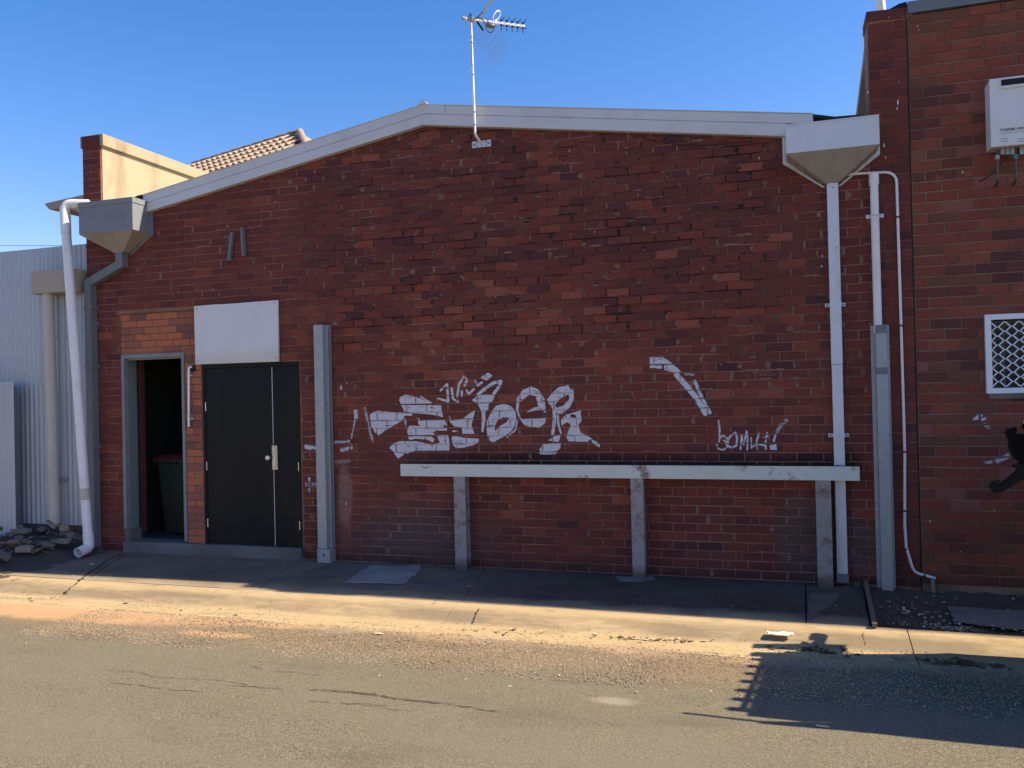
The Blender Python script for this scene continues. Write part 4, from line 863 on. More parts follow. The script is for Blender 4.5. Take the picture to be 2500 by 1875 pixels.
for i in range(296):
    x=random.uniform(-10.4,-8.15); y=-random.random()**.8*1.28; s=random.choice([.4,.45,.55,.6,.7,.8,1.0,1.2,1.7])*random.uniform(.7,1.2)
    if x>-8.5 and y<-.5-( -8.15-x)*.6: continue
    o=bpy.data.objects.new('stone',rocks[i%9]); COL.objects.link(o); o.parent=rh; o.location=Vector((x,y,heap(x,y)+.008+.03*s))-Vector(rh['_o']); o.scale=(s,s,s); o.rotation_euler=(random.uniform(-.5,.5),random.uniform(-.5,.5),random.uniform(0,6.3))
for px,py,wx,hh,rz in((150,1320,.22,.05,.05),(158,1288,.10,.06,.6),(60,1340,.16,.07,.5),(30,1380,.14,.05,.8)):
    p=wp(px,py,-.35 if py<1330 else -.7); bm=bmesh.new(); bmesh.ops.create_cube(bm,size=1); bmesh.ops.subdivide_edges(bm,edges=list(bm.edges),cuts=1,use_grid_fill=True)
    Rm=Matrix.Rotation(rz,3,'Z')
    for v in bm.verts: v.co=Vector(p)+Rm@Vector((v.co.x*wx,v.co.y*.1,v.co.z*hh))+Vector((random.uniform(-.008,.008),random.uniform(-.008,.008),random.uniform(-.006,.006)))
    b=MB(); b.bm(bm); b.build('stone_block',M['stone2'],rh)

# eave of the building behind, left
ev=thing('roof_eave','brown eave and gutter behind the white pipe at the top left','roof',(-8.6,.6,4.1))
a=wp(130,508,.25); c=wp(205,497,.25)
b=MB(); b.prism([(a.x,a.z+.02),(a.x+.07,a.z-.05),(-8.22,a.z-.06),(-8.22,a.z+.10),(a.x+.02,a.z+.035)],.12,3.2); b.build('gutter',M['eave'],ev)
b=MB(); b.prism([(-8.62,a.z-.05),(-8.22,a.z-.26),(-8.22,a.z-.05)],.16,3.2); b.build('soffit',M['tan_box'],ev)
b=MB(); b.prism([(-8.32,3.86),(-8.235,3.86),(-8.235,a.z-.2),(-8.32,a.z-.2)],.14,.24); b.build('bracket',M['eave'],ev)
# overhead wire far behind
b=MB(); pa,pb_=wp(-300,600,45),wp(420,600,45); b.tube([tuple(pa),tuple(pb_)],.02,0,6); tag(b.build('overhead_wire',M['cable'],keep=tuple(pa)),'thin overhead wire crossing the sky above the corrugated wall','wire')
# vent pipe
pa=wp(2142,-60,1.0); pb_=wp(2152,30,1.0); b=MB(); b.tube([tuple(pb_-Vector((0,0,.9))),tuple(pb_),tuple(pa),tuple(pa+Vector((0,0,.6)))],.046,0,18); tag(b.build('vent_pipe',M['white_pvc'],keep=(pb_.x,1.0,pb_.z-.9),smooth=True),'cream vent pipe rising behind the top of the brick pier','pipe')

# ================================================================== house with tiled roof
hs=thing('house','distant house with a ridged terracotta tiled roof behind the white capping','house',(-14,14,0))
def at_h(px,py,z): d=ray(px,py); return CAM+d*((z-CAM.z)/d.z)
d0=ray(475,404); hd_=23.0; z_h=CAM.z+hd_*d0.z/math.hypot(d0.x,d0.y)
A=at_h(475,404,z_h); B=at_h(735,325,z_h); ax=(B-A).normalized(); Lr=(B-A).length
dn=Vector((ax.y,-ax.x,0)); 
if dn.dot(CAM-A)<0: dn=-dn
pit=R_(38); dv=dn*math.cos(pit)-Vector((0,0,1))*math.sin(pit); nv=ax.cross(dv); nv=nv if nv.z>0 else -nv
def hp(u,v,n=0): return A+ax*u+dv*v+nv*n
b=MB(); b.flat([hp(0,0),hp(Lr,0),hp(Lr+2.6,2.4),hp(.1,2.4)]); rback=[hp(0,0),hp(Lr,0),A+ax*Lr-dn*1.8-Vector((0,0,1.4)),A+ax*.3-dn*1.8-Vector((0,0,1.4))]; b.flat(rback); b.flat([hp(Lr,0),hp(Lr+2.6,2.4),A+ax*(Lr+1.6)-dn*1.8-Vector((0,0,1.4))]); b.flat([hp(0,0),hp(.1,2.4),A+ax*.3-dn*1.8-Vector((0,0,1.4))])
hroof=b.build('roof',M['tile_cap'],hs,recalc=False)
tw,tl_=.215,.335; tm=MB(); n=8; V=[]
for i in range(n+1):
    u=tw*1.04*i/n; h=.030*math.sin(math.pi*2*i/n*1.0)+.030
    V+=[(u,0,h),(u,tl_*1.04,h+.062)]
tm.add(V,[(2*i,2*i+2,2*i+3,2*i+1) for i in range(n)]); vb_=[]
tme=bpy.data.meshes.new('roof_tile')
V2=[(x,y,z) for x,y,z in V]+[(V[2*i+1][0],V[2*i+1][1]-.02,0.0) for i in range(n+1)]
tme.from_pydata(V2,[],tm.f+[(2*i+1,2*i+3,2*(n+1)+i+1,2*(n+1)+i) for i in range(n)]); tme.materials.append(M['tile']); tme.update()
rotm=Matrix((ax,dv,nv)).transposed(); cnt=0; rest=MB()
for r in range(7):
    m=int((Lr+3.5)/tw)
    for c in range(m):
        u=-.7+c*tw; v=.03+r*tl_
        if u>Lr-.2+v*1.08 or u<0: continue
        P_=hp(u,v,.01)
        ij=Matrix.Rotation(random.uniform(-.01,.01),3,'X')
        if r<6 and u>-.5 and cnt<300:
            o=bpy.data.objects.new('roof_tile',tme); COL.objects.link(o); o.parent=hroof; o.matrix_local=Matrix.Translation(P_-Vector(hs['_o']))@(rotm@ij).to_4x4(); cnt+=1
        else: rest.add([P_+rotm@Vector(q) for q in V2],[tuple(p.vertices) for p in tme.polygons])
o=rest.build('lower_roof_tiles',M['tile'],hroof,recalc=False); o['kind']='stuff'
def caps(P0,P1,step=.42):
    n=int((P1-P0).length/step); d=(P1-P0).normalized()
    for i in range(n+1):
        a=P0+d*(i*step); b=MB(); b.sweep([tuple(a),tuple(a+d*(step*1.03)+Vector((0,0,-.02)))],[(.075*math.cos(q)*(1),.06*math.sin(q)) for q in np.linspace(0,math.pi,7)],up=Vector((0,0,1))); b.build('ridge_cap',M['tile_cap'],hroof)
caps(hp(0,0,.05),hp(Lr-.2,0,.05)); caps(hp(Lr,0,.06),hp(Lr+2.2,2.03,.06))
b=MB(); base=[hp(.4,2.1),hp(Lr+1.9,2.1),A+ax*(Lr+1.2)-dn*1.5,A+ax*.5-dn*1.5]; zt2=z_h-1.45; b.add([(p.x,p.y,0) for p in base]+[(p.x,p.y,zt2) for p in base],[(0,1,5,4),(1,2,6,5),(2,3,7,6),(3,0,4,7)]); b.build('wall',M['render'],hs)

# ================================================================== truck, almost wholly outside the frame
tk=thing('truck','black tray truck at the right edge showing only its toothed rear rack and hooked arm','truck',(4,-2.2,0))
b=MB(); b.add([(x,y,z) for z in(1.36,1.55) for x,y in((1.76,-1.46),(1.595,-2.88),(1.9,-2.88),(1.9,-1.46))],[(0,1,2,3),(4,5,6,7),(0,1,5,4),(1,2,6,5),(2,3,7,6),(3,0,4,7)]); b.box(1.76,4.9,-2.98,-1.46,1.05,1.16,ch=.01); b.box(1.70,4.9,-2.98,-2.93,.42,1.58); b.box(1.70,4.9,-1.50,-1.46,.42,1.56); b.box(1.70,1.74,-2.92,-1.5,.42,1.4); b.box(1.91,4.9,-2.92,-1.47,1.36,1.40); b.build('tray',M['truck'],tk)
b=MB(); b.tube([(1.535,-2.82,1.52),(1.70,-1.50,1.52)],.016,0,8); rk=b.build('rack_bar',M['truck'],tk)
for i in range(8):
    y=-1.50-i*.184; xt=1.63-.16*i/7; b=MB(); b.box(xt,xt+.16,y-.034,y+.034,1.50,1.535,ch=.004); b.add([(xt,y-.034,1.50),(xt,y+.034,1.50),(xt,y,1.56),(xt+.04,y,1.535)],[(0,1,2),(0,2,3),(1,3,2)]); b.build('tooth',M['truck'],rk)
b=MB(); b.box(1.66,1.76,-1.60,-1.54,1.30,1.54,ch=.02); b.prism([(1.61,1.54),(1.63,1.53),(1.65,1.36),(1.76,1.20),(1.80,1.30),(1.80,1.54)],-1.60,-1.50); b.build('end_plate',M['truck'],tk)
hk=[(1.445,1.14),(1.40,1.115),(1.385,1.075),(1.41,1.035),(1.45,1.04),(1.50,1.085),(1.72,1.27),(1.86,1.40),(1.86,1.50),(1.70,1.36),(1.60,1.275),(1.52,1.25),(1.53,1.228),(1.56,1.225),(1.47,1.12),(1.445,1.09),(1.437,1.10)]
tp=wp(2413,1192,-1.16); ddx=tp.x-1.387; ddz=tp.z-1.06; yy=lambda x:-1.16-(x-1.40)*.62
pl_=[wp(a_,b_,-1.32) for a_,b_ in((2455,1056),(2462,1045),(2474,1041),(2481,1047),(2478,1057),(2560,1060),(2560,1165),(2515,1150),(2492,1130),(2476,1118),(2463,1092),(2464,1076))]; b=MB(); b.prism([(p_.x,p_.z) for p_ in pl_],-1.36,-1.28); b.box(pl_[5].x-.03,1.95,-1.5,-1.29,1.25,1.40); b.build('latch_plate',M['truck'],tk)
b=MB(); n_=len(hk); H_=[(x+ddx,z+ddz) for x,z in hk]; A_=sum(H_[i][0]*H_[(i+1)%n_][1]-H_[(i+1)%n_][0]*H_[i][1] for i in range(n_)); H_=H_[::-1] if A_<0 else H_
b.add([(x,yy(x)-.03,z) for x,z in H_]+[(x,yy(x)+.03,z) for x,z in H_],[tuple(range(n_)),tuple(range(2*n_-1,n_-1,-1))]+[(i,n_+i,n_+(i+1)%n_,(i+1)%n_) for i in range(n_)]); b.build('hooked_arm',M['truck'],tk)
b=MB(); b.prism([(1.70,1.34),(1.86,1.36),(1.86,1.48),(1.70,1.40)],-1.62,-1.42); b.build('arm_pivot',M['truck'],tk)
b=MB(); b.tube([(1.66,-2.85,1.92),(2.6,-2.90,1.88),(2.6,-2.90,1.5)],.016,0,8); b.build('pole',M['truck'],tk)
b=MB(); b.box(4.95,6.9,-3.08,-1.38,.55,1.5,ch=.06); b.prism([(4.95,1.5),(6.4,1.5),(6.1,2.0),(5.1,2.05)],-3.02,-1.45); b.build('cab',M['truck'],tk)
b=MB(); b.box(1.72,6.8,-2.55,-1.75,.55,.75); b.build('chassis',M['truck'],tk)
for x,y in((2.75,-1.48),(2.75,-2.62),(6.1,-1.48),(6.1,-2.62)):
    b=MB(); b.tube([(x,y-.1,zg(y)+.37),(x,y+.1,zg(y)+.37)],.36,0,28); b.build('wheel',M['rubber'],tk)
b=MB(); b.box(2.0,3.6,-1.56,-1.44,.55,1.05,ch=.03); b.build('side_box',M['truck'],tk)

# ================================================================== graffiti (paint film on each brick face)
def pip(P,poly):
    x=P[:,0];y=P[:,1];ins=np.zeros(len(P),bool);n=len(poly)
    for i in range(n):
        x1,y1=poly[i];x2,y2=poly[(i+1)%n]
        if y1==y2: continue
        c=((y1>y)!=(y2>y))&(x<(x2-x1)*(y-y1)/(y2-y1)+x1); ins^=c
    return ins
def sdist(P,pts):
    d=np.full(len(P),1e9)
    for (x1,y1),(x2,y2) in zip(pts,pts[1:]):
        vx,vy=x2-x1,y2-y1; L=vx*vx+vy*vy+1e-9; t=np.clip(((P[:,0]-x1)*vx+(P[:,1]-y1)*vy)/L,0,1)
        d=np.minimum(d,np.hypot(P[:,0]-x1-t*vx,P[:,1]-y1-t*vy))
    return d
def project(P):   # wall points (x,z) at y=0 -> photo pixels
    RT=np.array(ROT.transposed()); Q=np.stack([P[:,0],np.zeros(len(P)),P[:,1]],1)-np.array(CAM); V=Q@RT.T
    return 1250-FPX*V[:,0]/V[:,2], 937.5+FPX*V[:,1]/V[:,2]
def graffiti(name,label,s,ox,oy,polys,holes,strokes,info,yoff,soft=4,alpha=1.0,cell=.0045,parent=None):
    allp=[p for q in polys for p in q]+[p for q,_w,_a in strokes for p in q]; mx=max([w for _,w,_a in strokes]+[10])
    a=wp(ox+(min(p[0] for p in allp)-mx)/s,oy+(min(p[1] for p in allp)-mx)/s); c=wp(ox+(max(p[0] for p in allp)+mx)/s,oy+(max(p[1] for p in allp)+mx)/s)
    X0,X1=min(a.x,c.x)-.1,max(a.x,c.x)+.1; Z0,Z1=min(a.z,c.z)-.1,max(a.z,c.z)+.1
    V=[];F=[];A=[]
    joints=[((X0+X1)/2,(Z0+Z1)/2,X1-X0,Z1-Z0,YM+yoff-.0007)] if parent is wall else []
    for xm,zm,l,h,y in list(info)+joints:
        if xm+l/2<X0 or xm-l/2>X1 or zm+h/2<Z0 or zm-h/2>Z1: continue
        nx=max(2,int(l/cell/(1.3 if l>.5 else 1))); nz=max(2,int(h/cell/(1.3 if l>.5 else 1))); gx=np.linspace(xm-l/2+.0008,xm+l/2-.0008,nx+1); gz=np.linspace(zm-h/2+.0005,zm+h/2-.0005,nz+1)
        GX,GZ=np.meshgrid(gx,gz); P=np.stack([GX.ravel(),GZ.ravel()],1); px,py=project(P); Q=np.stack([(px-ox)*s,(py-oy)*s],1)
        al=np.zeros(len(P))
        for q in polys:
            ins=pip(Q,q); d=sdist(Q,q+[q[0]]); al=np.maximum(al,np.where(ins,1.0,np.clip(1-d/soft,0,1)*.6))
        for q in holes:
            ins=pip(Q,q); al=np.where(ins,al*.0,al)
        for q,w_,aa_ in strokes:
            d=sdist(Q,q); al=np.maximum(al,aa_*np.clip((w_/2+soft-d)/soft/1.2,0,1))
        al*=alpha*(.62 if l>.5 else 1)
        if al.max()<=.02: continue
        n0=len(V); idx=-np.ones(len(P),int); W_=nx+1
        quads=[(j*W_+i,j*W_+i+1,(j+1)*W_+i+1,(j+1)*W_+i) for j in range(nz) for i in range(nx)]
        for qd in quads:
            if max(al[list(qd)])>.02:
                f=[]
                for k_ in qd:
                    if idx[k_]<0: idx[k_]=len(V); V.append((P[k_,0],y-yoff,P[k_,1])); A.append(al[k_])
                    f.append(int(idx[k_]))
                F.append(f)
    if not V: return
    b=MB(); b.add(V,F); par_=parent; o=b.build(name,M['spray'],par_,recalc=False); at=o.data.attributes.new('paint','FLOAT','POINT'); at.data.foreach_set('value',A)
    o['label']=label; return o
S1=2212/650.
polys=[[(425,430),(440,400),(480,388),(530,395),(600,420),(685,456),(640,462),(540,462),(440,465)],[(445,475),(772,475),(775,515),(788,572),(700,550),(530,537),(470,530)],
 [(182,560),(200,535),(250,522),(330,530),(470,540),(532,545),(525,590),(440,605),(380,640),(300,690),(255,722),(225,700),(195,650)],
 [(580,578),(600,600),(800,600),(822,640),(815,655),(620,655),(585,630)],[(500,655),(520,645),(820,655),(820,682),(740,684),(700,700),(720,718),(500,720),(492,690)],[(500,735),(560,728),(690,735),(718,760),(705,782),(660,757),(560,750),(510,762)],
 [(740,725),(825,722),(840,760),(840,848),(700,850),(702,800),(765,788),(750,750)],[(345,830),(370,795),(430,775),(560,775),(690,800),(700,848),(560,850),(470,880),(417,915),(390,880),(365,845)],
 [(840,560),(855,605),(950,588),(1052,514),(1042,570),(1022,640),(1050,710),(952,710),(946,655),(880,648),(848,612)],[(860,740),(880,728),(960,745),(1086,755),(1083,780),(1040,805),(960,825),(900,830),(870,800)],
 [(1152,690),(1155,610),(1190,530),(1230,480),(1290,464),(1350,480),(1388,530),(1395,590),(1375,660),(1330,715),(1260,750),(1210,780),(1180,770),(1160,730)],
 [(1075,455),(1172,455),(1160,520),(1137,535),(1140,600),(1122,700),(1108,690),(1113,540),(1092,490)],[(1030,432),(1070,398),(1150,385),(1205,392),(1190,448),(1060,450)],[(1095,247),(1162,204),(1198,228),(1152,268)],
 [(1395,520),(1402,420),(1450,350),(1520,320),(1580,345),(1630,420),(1642,535),(1600,510),(1480,532),(1530,500),(1582,488),(1562,400),(1505,383),(1450,432),(1422,445),(1412,520)],
 [(1450,590),(1642,580),(1635,620),(1590,660),(1520,655),(1462,640)],[(1652,432),(1690,380),(1750,325),(1832,305),(1838,338),(1874,345),(1872,430),(1840,490),(1780,542),(1748,545),(1700,500),(1672,462)],
 [(1770,600),(1800,560),(1932,518),(1937,600),(1912,640),(1928,700),(2022,750),(1990,776),(1832,772),(1815,740),(1830,690),(1852,640),(1820,612),(1775,640)],[(2020,755),(2092,795),(2088,822),(2035,790)],
 [(1665,765),(1722,728),(1765,720),(1748,778)],[(1590,845),(1620,800),(1700,790),(1766,790),(1760,832),(1735,852),(1605,862)],[(1590,862),(1740,862),(1720,880),(1592,882)]]
hol=[[(1215,662),(1240,600),(1290,573),(1342,578),(1312,620),(1262,645),(1222,690)],[(1720,472),(1760,420),(1832,383),(1838,420),(1790,478),(1732,497)],[(450,600),(470,560),(560,565),(700,575),(580,578),(520,600),(560,612),(500,620),(470,640)],[(1862,545),(1900,560),(1890,580),(1850,575),(1842,560)]]
stk=[([(750,420),(832,442),(822,300)],15,1),([(822,300),(770,350)],14,.9),([(860,330),(872,420),(912,445)],15,1),([(905,400),(922,300),(962,235),(990,262),(968,310)],15,.95),([(945,360),(945,395)],14,1),([(983,350),(1003,382),(1045,340)],14,1),([(1058,270),(1072,312),(1112,285)],15,1),
 ([(1080,385),(1135,338),(1205,290),(1270,275),(1258,312),(1215,372),(1190,430)],22,1),([(1400,500),(1422,570),(1462,625)],10,1),([(1405,600),(1390,680),(1320,738)],9,.9),([(1712,510),(1716,590),(1700,705)],24,1),([(1742,560),(1748,640),(1768,705)],14,1),
 ([(600,400),(690,455)],7,1),([(470,590),(480,630)],10,.8),([(870,690),(905,690)],10,.8)]
graffiti('graffiti','white graffiti lettering above the rail',S1,850,850,polys,hol,stk,info_main,.0016,parent=wall)
S2=2212/600.
graffiti('graffiti','thin white sprayed line with a blob at its top left of the lettering',S1,850,850,[],[],[([(62,525),(66,575)],30,.65),([(60,580),(28,740),(12,850)],9,.7)],info_main,.0018,parent=wall)
graffiti('graffiti','faint grey smear touching the left end of the lettering',S1,850,850,[],[],[([(140,500),(165,620),(190,720),(205,770)],20,.42)],info_main,.0020,parent=wall)
graffiti('graffiti','white diagonal paint streak right of the lettering',S2,1500,820,[[(325,198),(440,200),(512,248),(325,250)],[(455,262),(540,265),(590,322),(500,322),(452,300)]],[],
 [([(335,275),(410,280)],28,.6),([(560,350),(640,440),(740,560),(820,695)],34,.95),([(640,345),(710,350)],14,.4),([(725,410),(770,520),(860,690)],18,.8)],info_main,.0016,soft=14,parent=wall)
graffiti('graffiti','white scrawled tag word right of the streak',S2,1500,820,[[(1400,985),(1455,975),(1462,1028),(1405,1028)]],[],
 [([(940,765),(948,860),(940,955)],15,1),([(942,930),(975,895),(1012,920),(1025,960),(985,940)],14,.85),([(920,975),(938,1020),(985,1025),(1018,995)],12,.75),([(1000,975),(1045,900),(1090,870),(1105,920),(1098,990),(1045,1005),(1005,975)],15,.95),([(1135,1020),(1145,890),(1163,980),(1190,858),(1200,930),(1195,1025)],13,.8),
  ([(1232,915),(1232,1010),(1262,985)],11,.7),([(1300,880),(1278,960),(1290,1020)],15,.85),([(1290,975),(1360,985),(1362,1020)],13,.9),([(1375,870),(1360,960)],12,.9),([(1340,912),(1385,905)],10,.8),([(1550,760),(1500,800),(1465,860)],30,.5),([(1450,890),(1435,945)],17,.85)],info_main,.0018,soft=4,alpha=.8,parent=wall)
for st_,lb_ in zip([([(1100,1440),(1175,1455)],34,.62),([(1360,1400),(1490,1390)],18,.45),([(1420,1470),(1500,1450)],26,.55),([(1110,1780),(1180,1785)],36,.40),([(1125,1720),(1125,1840)],10,.6),([(1412,890),(1412,920)],8,.6),([(1360,1580),(1480,1570)],30,.25)],('white smudge left of the channel post','thin white dash right of the channel post','white smudge right of the channel post','small pale patch low beside the black door','thin pale drip low beside the black door','short white tick above the smudges','faint pale haze below the smudges')): graffiti('paint_smudge',lb_,2212/600.,450,700,[],[],[st_],info_main,.0018,soft=12,parent=wall)
info_r=[(x_,z_,l_,h_,-.004) for x_,z_,l_,h_,_r in bk]
for st_,lb_ in zip([([(265,945),(310,905)],28,.6),([(325,945),(345,935)],16,.7),([(345,985),(380,1005)],26,.4),([(350,1295),(395,1285)],18,.5),([(450,1275),(530,1240)],40,.45)],('white smudge under the meshed window','small white dot under the meshed window','faint haze under the meshed window','small white tick left of the hooked arm','pale smear behind the hooked arm')): graffiti('paint_smudge',lb_,664/200.,2300,740,[],[],[st_],info_r,.006,soft=10,parent=rwall)
# tiny chalk words on one brick
b=MB(); rr=random.Random(4)
for row,(xa,xb,yy) in enumerate(((1240,1400,328),(1290,1445,352))):
    X=xa
    while X<xb:
        pts=[(X,yy+rr.uniform(-6,6)),(X+rr.uniform(4,8),yy+rr.uniform(-7,7)),(X+rr.uniform(7,12),yy+rr.uniform(-6,6))]
        b.sweep([tuple(wp(1500+x/S2,820+y/S2,-.0035)) for x,y in pts],[(-.0016,-.0008),(.0016,-.0008),(.0016,.0008),(-.0016,.0008)]); X+=rr.uniform(12,17)
b.build('chalk_writing',M['chalk'],wall,recalc=False)
# droppings and paint flecks on the bricks
b=MB()
for px,py,L_ in((2119,225,.03),(2117,310,.04),(2115,330,.02),(2192,250,.06),(2190,265,.03),(2350,421,.03),(2007,625,.03),(2006,650,.03),(846,935,.03),(845,1230,.05),(1120,685,.02),(2030,300,.04),(520,705,.02),(240,790,.03),(1290,1125,.02),(1247,1187,.015),(1000,1290,.015),(2158,355,.05),(2162,385,.03),(2195,200,.015),(2204,40,.015),(2170,42,.012),(2240,65,.015),(2243,73,.015),(1760,890,.015),(2270,1273,.03),(2427,1245,.02),(2346,1347,.015),(1853,386,.03),(1795,441,.015),(1628,432,.015),(1617,565,.015)):
    p=wp(px,py,-.012 if px>2100 else -.010); w2=.0022+L_*.07
    b.add([(p.x-w2,p.y,p.z),(p.x,p.y,p.z-L_/2),(p.x+w2,p.y,p.z-.002),(p.x+w2*.3,p.y,p.z+L_/2)],[(0,1,2,3)])
o=b.build('paint_flecks',M['paper'],wall,recalc=False); o['kind']='stuff'

# ================================================================== litter, gravel, leaves
def scatter(name,label,cat,n,fn,mats,rmin,rmax,flat=.6,seed=1):
    rr=random.Random(seed); b=MB(); base=[(1,0,0),(-1,0,0),(0,1,0),(0,-1,0),(0,0,1),(0,0,-1)]; tri=[(0,2,4),(2,1,4),(1,3,4),(3,0,4),(2,0,5),(1,2,5),(3,1,5),(0,3,5)]
    for i in range(n):
        p=fn(rr)
        if p is None: continue
        x,y,z=p; r=rmin+(rmax-rmin)*rr.random()**2.2; a=rr.uniform(0,6.3); ca,sa=math.cos(a),math.sin(a); vs=[]
        for vx,vy,vz in base:
            k_=rr.uniform(.7,1.15)*r; X=vx*k_*1.2; Y=vy*k_; vs.append((x+X*ca-Y*sa,y+X*sa+Y*ca,z+vz*k_*flat+r*flat*.4))
        b.add(vs,tri,rr.randrange(len(mats)))
    return tag(b.build(name,mats,recalc=False),label,cat,kind='stuff')
def band_fn(x0,x1,y0,y1,pw=1.0,cl=None):
    def f(rr):
        x=rr.uniform(x0,x1); y=y0+(y1-y0)*rr.random()**pw
        if cl and math.sin(x*2.1)+math.sin(x*5.3+1)+rr.uniform(-1.5,1.5)<cl: return None
        return x,y,zg(y)
    return f
scatter('gravel','brown gravel strewn along the road edge','gravel',34000,band_fn(-6.2,2.5,-1.95,-2.92,1.15,-1.6),[M['pebble'],M['pebble'],M['pebble'],M['pebble_dark'],M['pebble_mid'],M['pebble_mid']],.0025,.0095)
scatter('loose_grit','sparse grit and small stones on the sunny asphalt','gravel',2600,band_fn(-8,3,-2.1,-5.5,.8),[M['pebble'],M['pebble_dark'],M['pebble_mid']],.0015,.0045,seed=2)
scatter('gutter_grit','dark grit lying in the gutter channel','gravel',8200,band_fn(-9,2.5,-1.58,-1.98,1.0,-.9),[M['pebble'],M['pebble_dark'],M['leaf2']],.002,.007,.4,seed=3)
scatter('verge_stones','pale stones scattered on the dark dirt beside the pier','stones',420,lambda rr:(rr.uniform(.68,3.0),-1.22*rr.random()**.6,-.03),[M['pebble_pale'],M['pebble'],M['stone2']],.004,.022,.6,seed=4)
scatter('verge_pebbles','cluster of small pale pebbles at the dirt edge near the kerb','stones',150,lambda rr:(rr.gauss(1.22,.13),rr.gauss(-1.12,.05),-.05),[M['pebble_pale']],.004,.011,.6,seed=5)
scatter('path_flecks','tiny stones and flecks on the shaded footpath','stones',170,lambda rr:(rr.uniform(-7.5,.6),rr.uniform(-1.2,-.05),zg(-.8)),[M['pebble_pale'],M['pebble']],.003,.009,.5,seed=6)
def leaves(name,label,n,fn,mats,smin,smax,seed):
    rr=random.Random(seed); b=MB()
    for i in range(n):
        p=fn(rr)
        if p is None: continue
        L_=rr.uniform(smin,smax); W_=L_*rr.uniform(.25,.6); a=rr.uniform(0,6.3); c,s_=math.cos(a),math.sin(a); cu=L_*rr.uniform(.05,.4); tl2=rr.uniform(-.3,.3)
        pts=[(-L_,0,cu),(-L_*.3,-W_,.2*cu+tl2*W_),(L_*.4,-W_*.8,.0+tl2*W_),(L_,0,cu*.8),(L_*.4,W_*.8,.3*cu),(-L_*.3,W_,.4*cu),(0,0,0)]
        b.add([(p[0]+x*c-y*s_,p[1]+x*s_+y*c,p[2]+.006+max(0,z)) for x,y,z in pts],[(6,0,1),(6,1,2),(6,2,3),(6,3,4),(6,4,5),(6,5,0)],rr.randrange(len(mats)))
    return tag(b.build(name,mats,recalc=False),label,'leaves',kind='stuff')
lm=[M['leaf'],M['leaf2'],M['leaf3']]
leaves('gutter_leaves','dry leaves drifted along the gutter',230,band_fn(-8,2.2,-1.66,-1.9,1,.4),lm,.008,.028,11)
def clump(px,py,sx,sy):
    c=gp(px,py)
    return lambda rr:(lambda x,y:(x,y,zg(y)+.004*rr.random()))(rr.gauss(c.x,sx),rr.gauss(c.y,sy))
leaves('leaf_clump','dry leaf litter clump in the gutter near the middle',26,clump(1555,1560,.13,.02),lm,.012,.035,12)
leaves('leaf_clump','thin dry leaf clump in the gutter left of the paper',24,clump(1660,1565,.14,.02),lm,.010,.03,13)
leaves('leaf_clump','dark leaf and twig pile right of the white paper',50,clump(1990,1590,.16,.035),[M['leaf2'],M['leaf2'],M['leaf']],.012,.04,14)
leaves('leaf_clump','large dark leaf pile in the truck shadow',90,clump(2330,1620,.16,.05),[M['leaf2'],M['leaf'],M['leaf2']],.012,.05,15)
leaves('road_leaves','small pale leaves scattered on the asphalt',70,band_fn(-6.5,1,-2.1,-3.2),[M['leaf3'],M['leaf']],.006,.018,16)
for px,py,sz,m,lab,nm in((1905,1562,.085,'paper','crumpled white paper in the gutter by the truck shadow','paper'),(925,1549,.035,'leaf3','yellowish dry leaf with dark stain on the gravel','leaf'),(1148,1434,.035,'leaf','brown leaf on the shaded footpath','leaf'),(224,1379,.03,'paper','white scrap of paper beside the slab crack at left','paper_scrap'),(793,1371,.045,'paper','torn white scrap at the foot of the channel post','paper_scrap'),(2009,1777,.03,'leaf3','flat pale leaf on the asphalt below the truck shadow','leaf')):
    c=gp(px,py); bm=bmesh.new(); bmesh.ops.create_grid(bm,x_segments=5,y_segments=4,size=1)
    for v in bm.verts:
        cr=(1 if nm=='paper' else .35); v.co=Vector((c.x+v.co.x*sz*(1+.25*random.random()),c.y+v.co.y*sz*.45,zg(c.y)+.006+abs(math.sin(v.co.x*4+v.co.y*3))*sz*.35*cr+random.uniform(0,sz*.22*cr)))
    b=MB(); b.bm(bm); tag(b.build(nm,M[m],keep=(c.x,c.y,zg(c.y)),recalc=False),lab,'litter')
def tuft(x,y,z,n,h,label,seed):
    q=random.Random(seed); b=MB()
    for i in range(n):
        a=q.uniform(0,6.3); l=h*q.uniform(.5,1); dx,dy=math.cos(a)*l*q.uniform(.3,.8),math.sin(a)*l*.6*q.uniform(.3,.8); wv=.0022; x0=x+q.uniform(-.02,.02); y0=y+q.uniform(-.012,.012)
        b.add([(x0-wv,y0,z),(x0+wv,y0,z),(x0+dx*.4+wv*.8,y0+dy*.4,z+l*.7),(x0+dx*.4-wv*.8,y0+dy*.4,z+l*.7),(x0+dx,y0+dy,z+l*q.uniform(.7,1))],[(0,1,2,3),(3,2,4)])
    tag(b.build('grass_tuft',M['dry_grass'],keep=(x,y,z),recalc=False),label,'grass','dry grass tufts at the foot of the walls')
M['dry_grass']=simple('dry_grass',(.16,.15,.075),.9,0,.3,30,0)
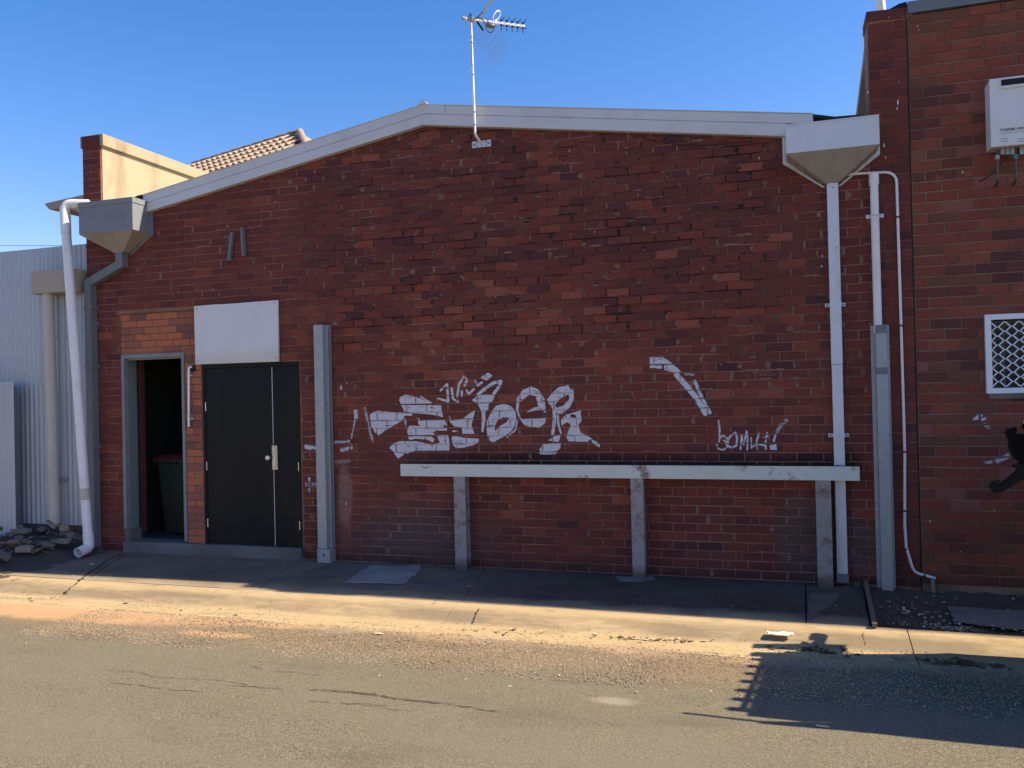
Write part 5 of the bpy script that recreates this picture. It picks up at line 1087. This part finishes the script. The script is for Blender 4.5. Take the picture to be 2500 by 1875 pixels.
for i,(x,y,z,n,h,l_) in enumerate([(1.30,-.06,-.03,16,.085,'sprig of dry grass beside the end of the white conduit'),(-5.17,-.07,0,14,.05,'small dry tuft between the black door step and channel post'),(-7.98,-.10,.0,18,.07,'dry grass tuft at the wall corner by the white pipe'),(.60,-.05,.0,14,.06,'small grass tuft at the foot of the pale downpipe'),(-1.37,-.20,-.005,8,.035,'tiny tuft at the foot of the middle rail leg'),(1.9,-.08,-.03,18,.09,'dry grass tuft in the dirt under the meshed window')]): tuft(x,y,z,n,h,l_,i)
# strip of timber lying between slab and dirt
a=gp(2114,1430); c=gp(2136,1536); b=MB(); b.sweep([(a.x,a.y+.05,.045),((a.x+c.x)/2,(a.y+c.y)/2,.0),(c.x,c.y,-.02)],rectprof(.035,.03),up=Vector((0,0,1))); tag(b.build('timber_strip',M['wood'],keep=(c.x,c.y,-.02)),'long weathered timber strip lying at the edge of the dirt','timber')
# inspection pipe opening in the cement patch
c=gp(968,1380); ip_=thing('drain_opening','round open drain pipe set in a pale cement mound','drain',(c.x,c.y,.0))
b=MB(); n=24; r0,r1=.085,.068; vs=[(c.x+r*math.cos(2*math.pi*k_/n),c.y-.0+r*.8*math.sin(2*math.pi*k_/n),z) for r,z in((r0+.05,.012),(r0,.026),(r1,.026),(r1,-.0)) for k_ in range(n)]
b.add(vs,[(q_*n+k_,q_*n+(k_+1)%n,(q_+1)*n+(k_+1)%n,(q_+1)*n+k_) for q_ in range(3) for k_ in range(n)]); b.build('collar',M['patch'],ip_,smooth=True)
b=MB(); b.add([(c.x+r1*math.cos(2*math.pi*k_/n),c.y+r1*.8*math.sin(2*math.pi*k_/n),.0215) for k_ in range(n)],[tuple(range(n))]); b.build('opening',M['black_edge'],ip_)

for o in bpy.data.objects:
    if o.parent is None:
        n0=o.name.split('.')[0]
        g={'wall_bracket':'steel straps high on the brick wall','rainwater_head':'rainwater heads at the two roof ends','leaf_clump':'clumps of dry leaves in the gutter','paper_scrap':'white scraps on the shaded footpath'}.get(n0)
        if g and 'category' in o.keys(): o['group']=g
for o in bpy.data.objects:
    if '_o' in o.keys(): del o['_o']
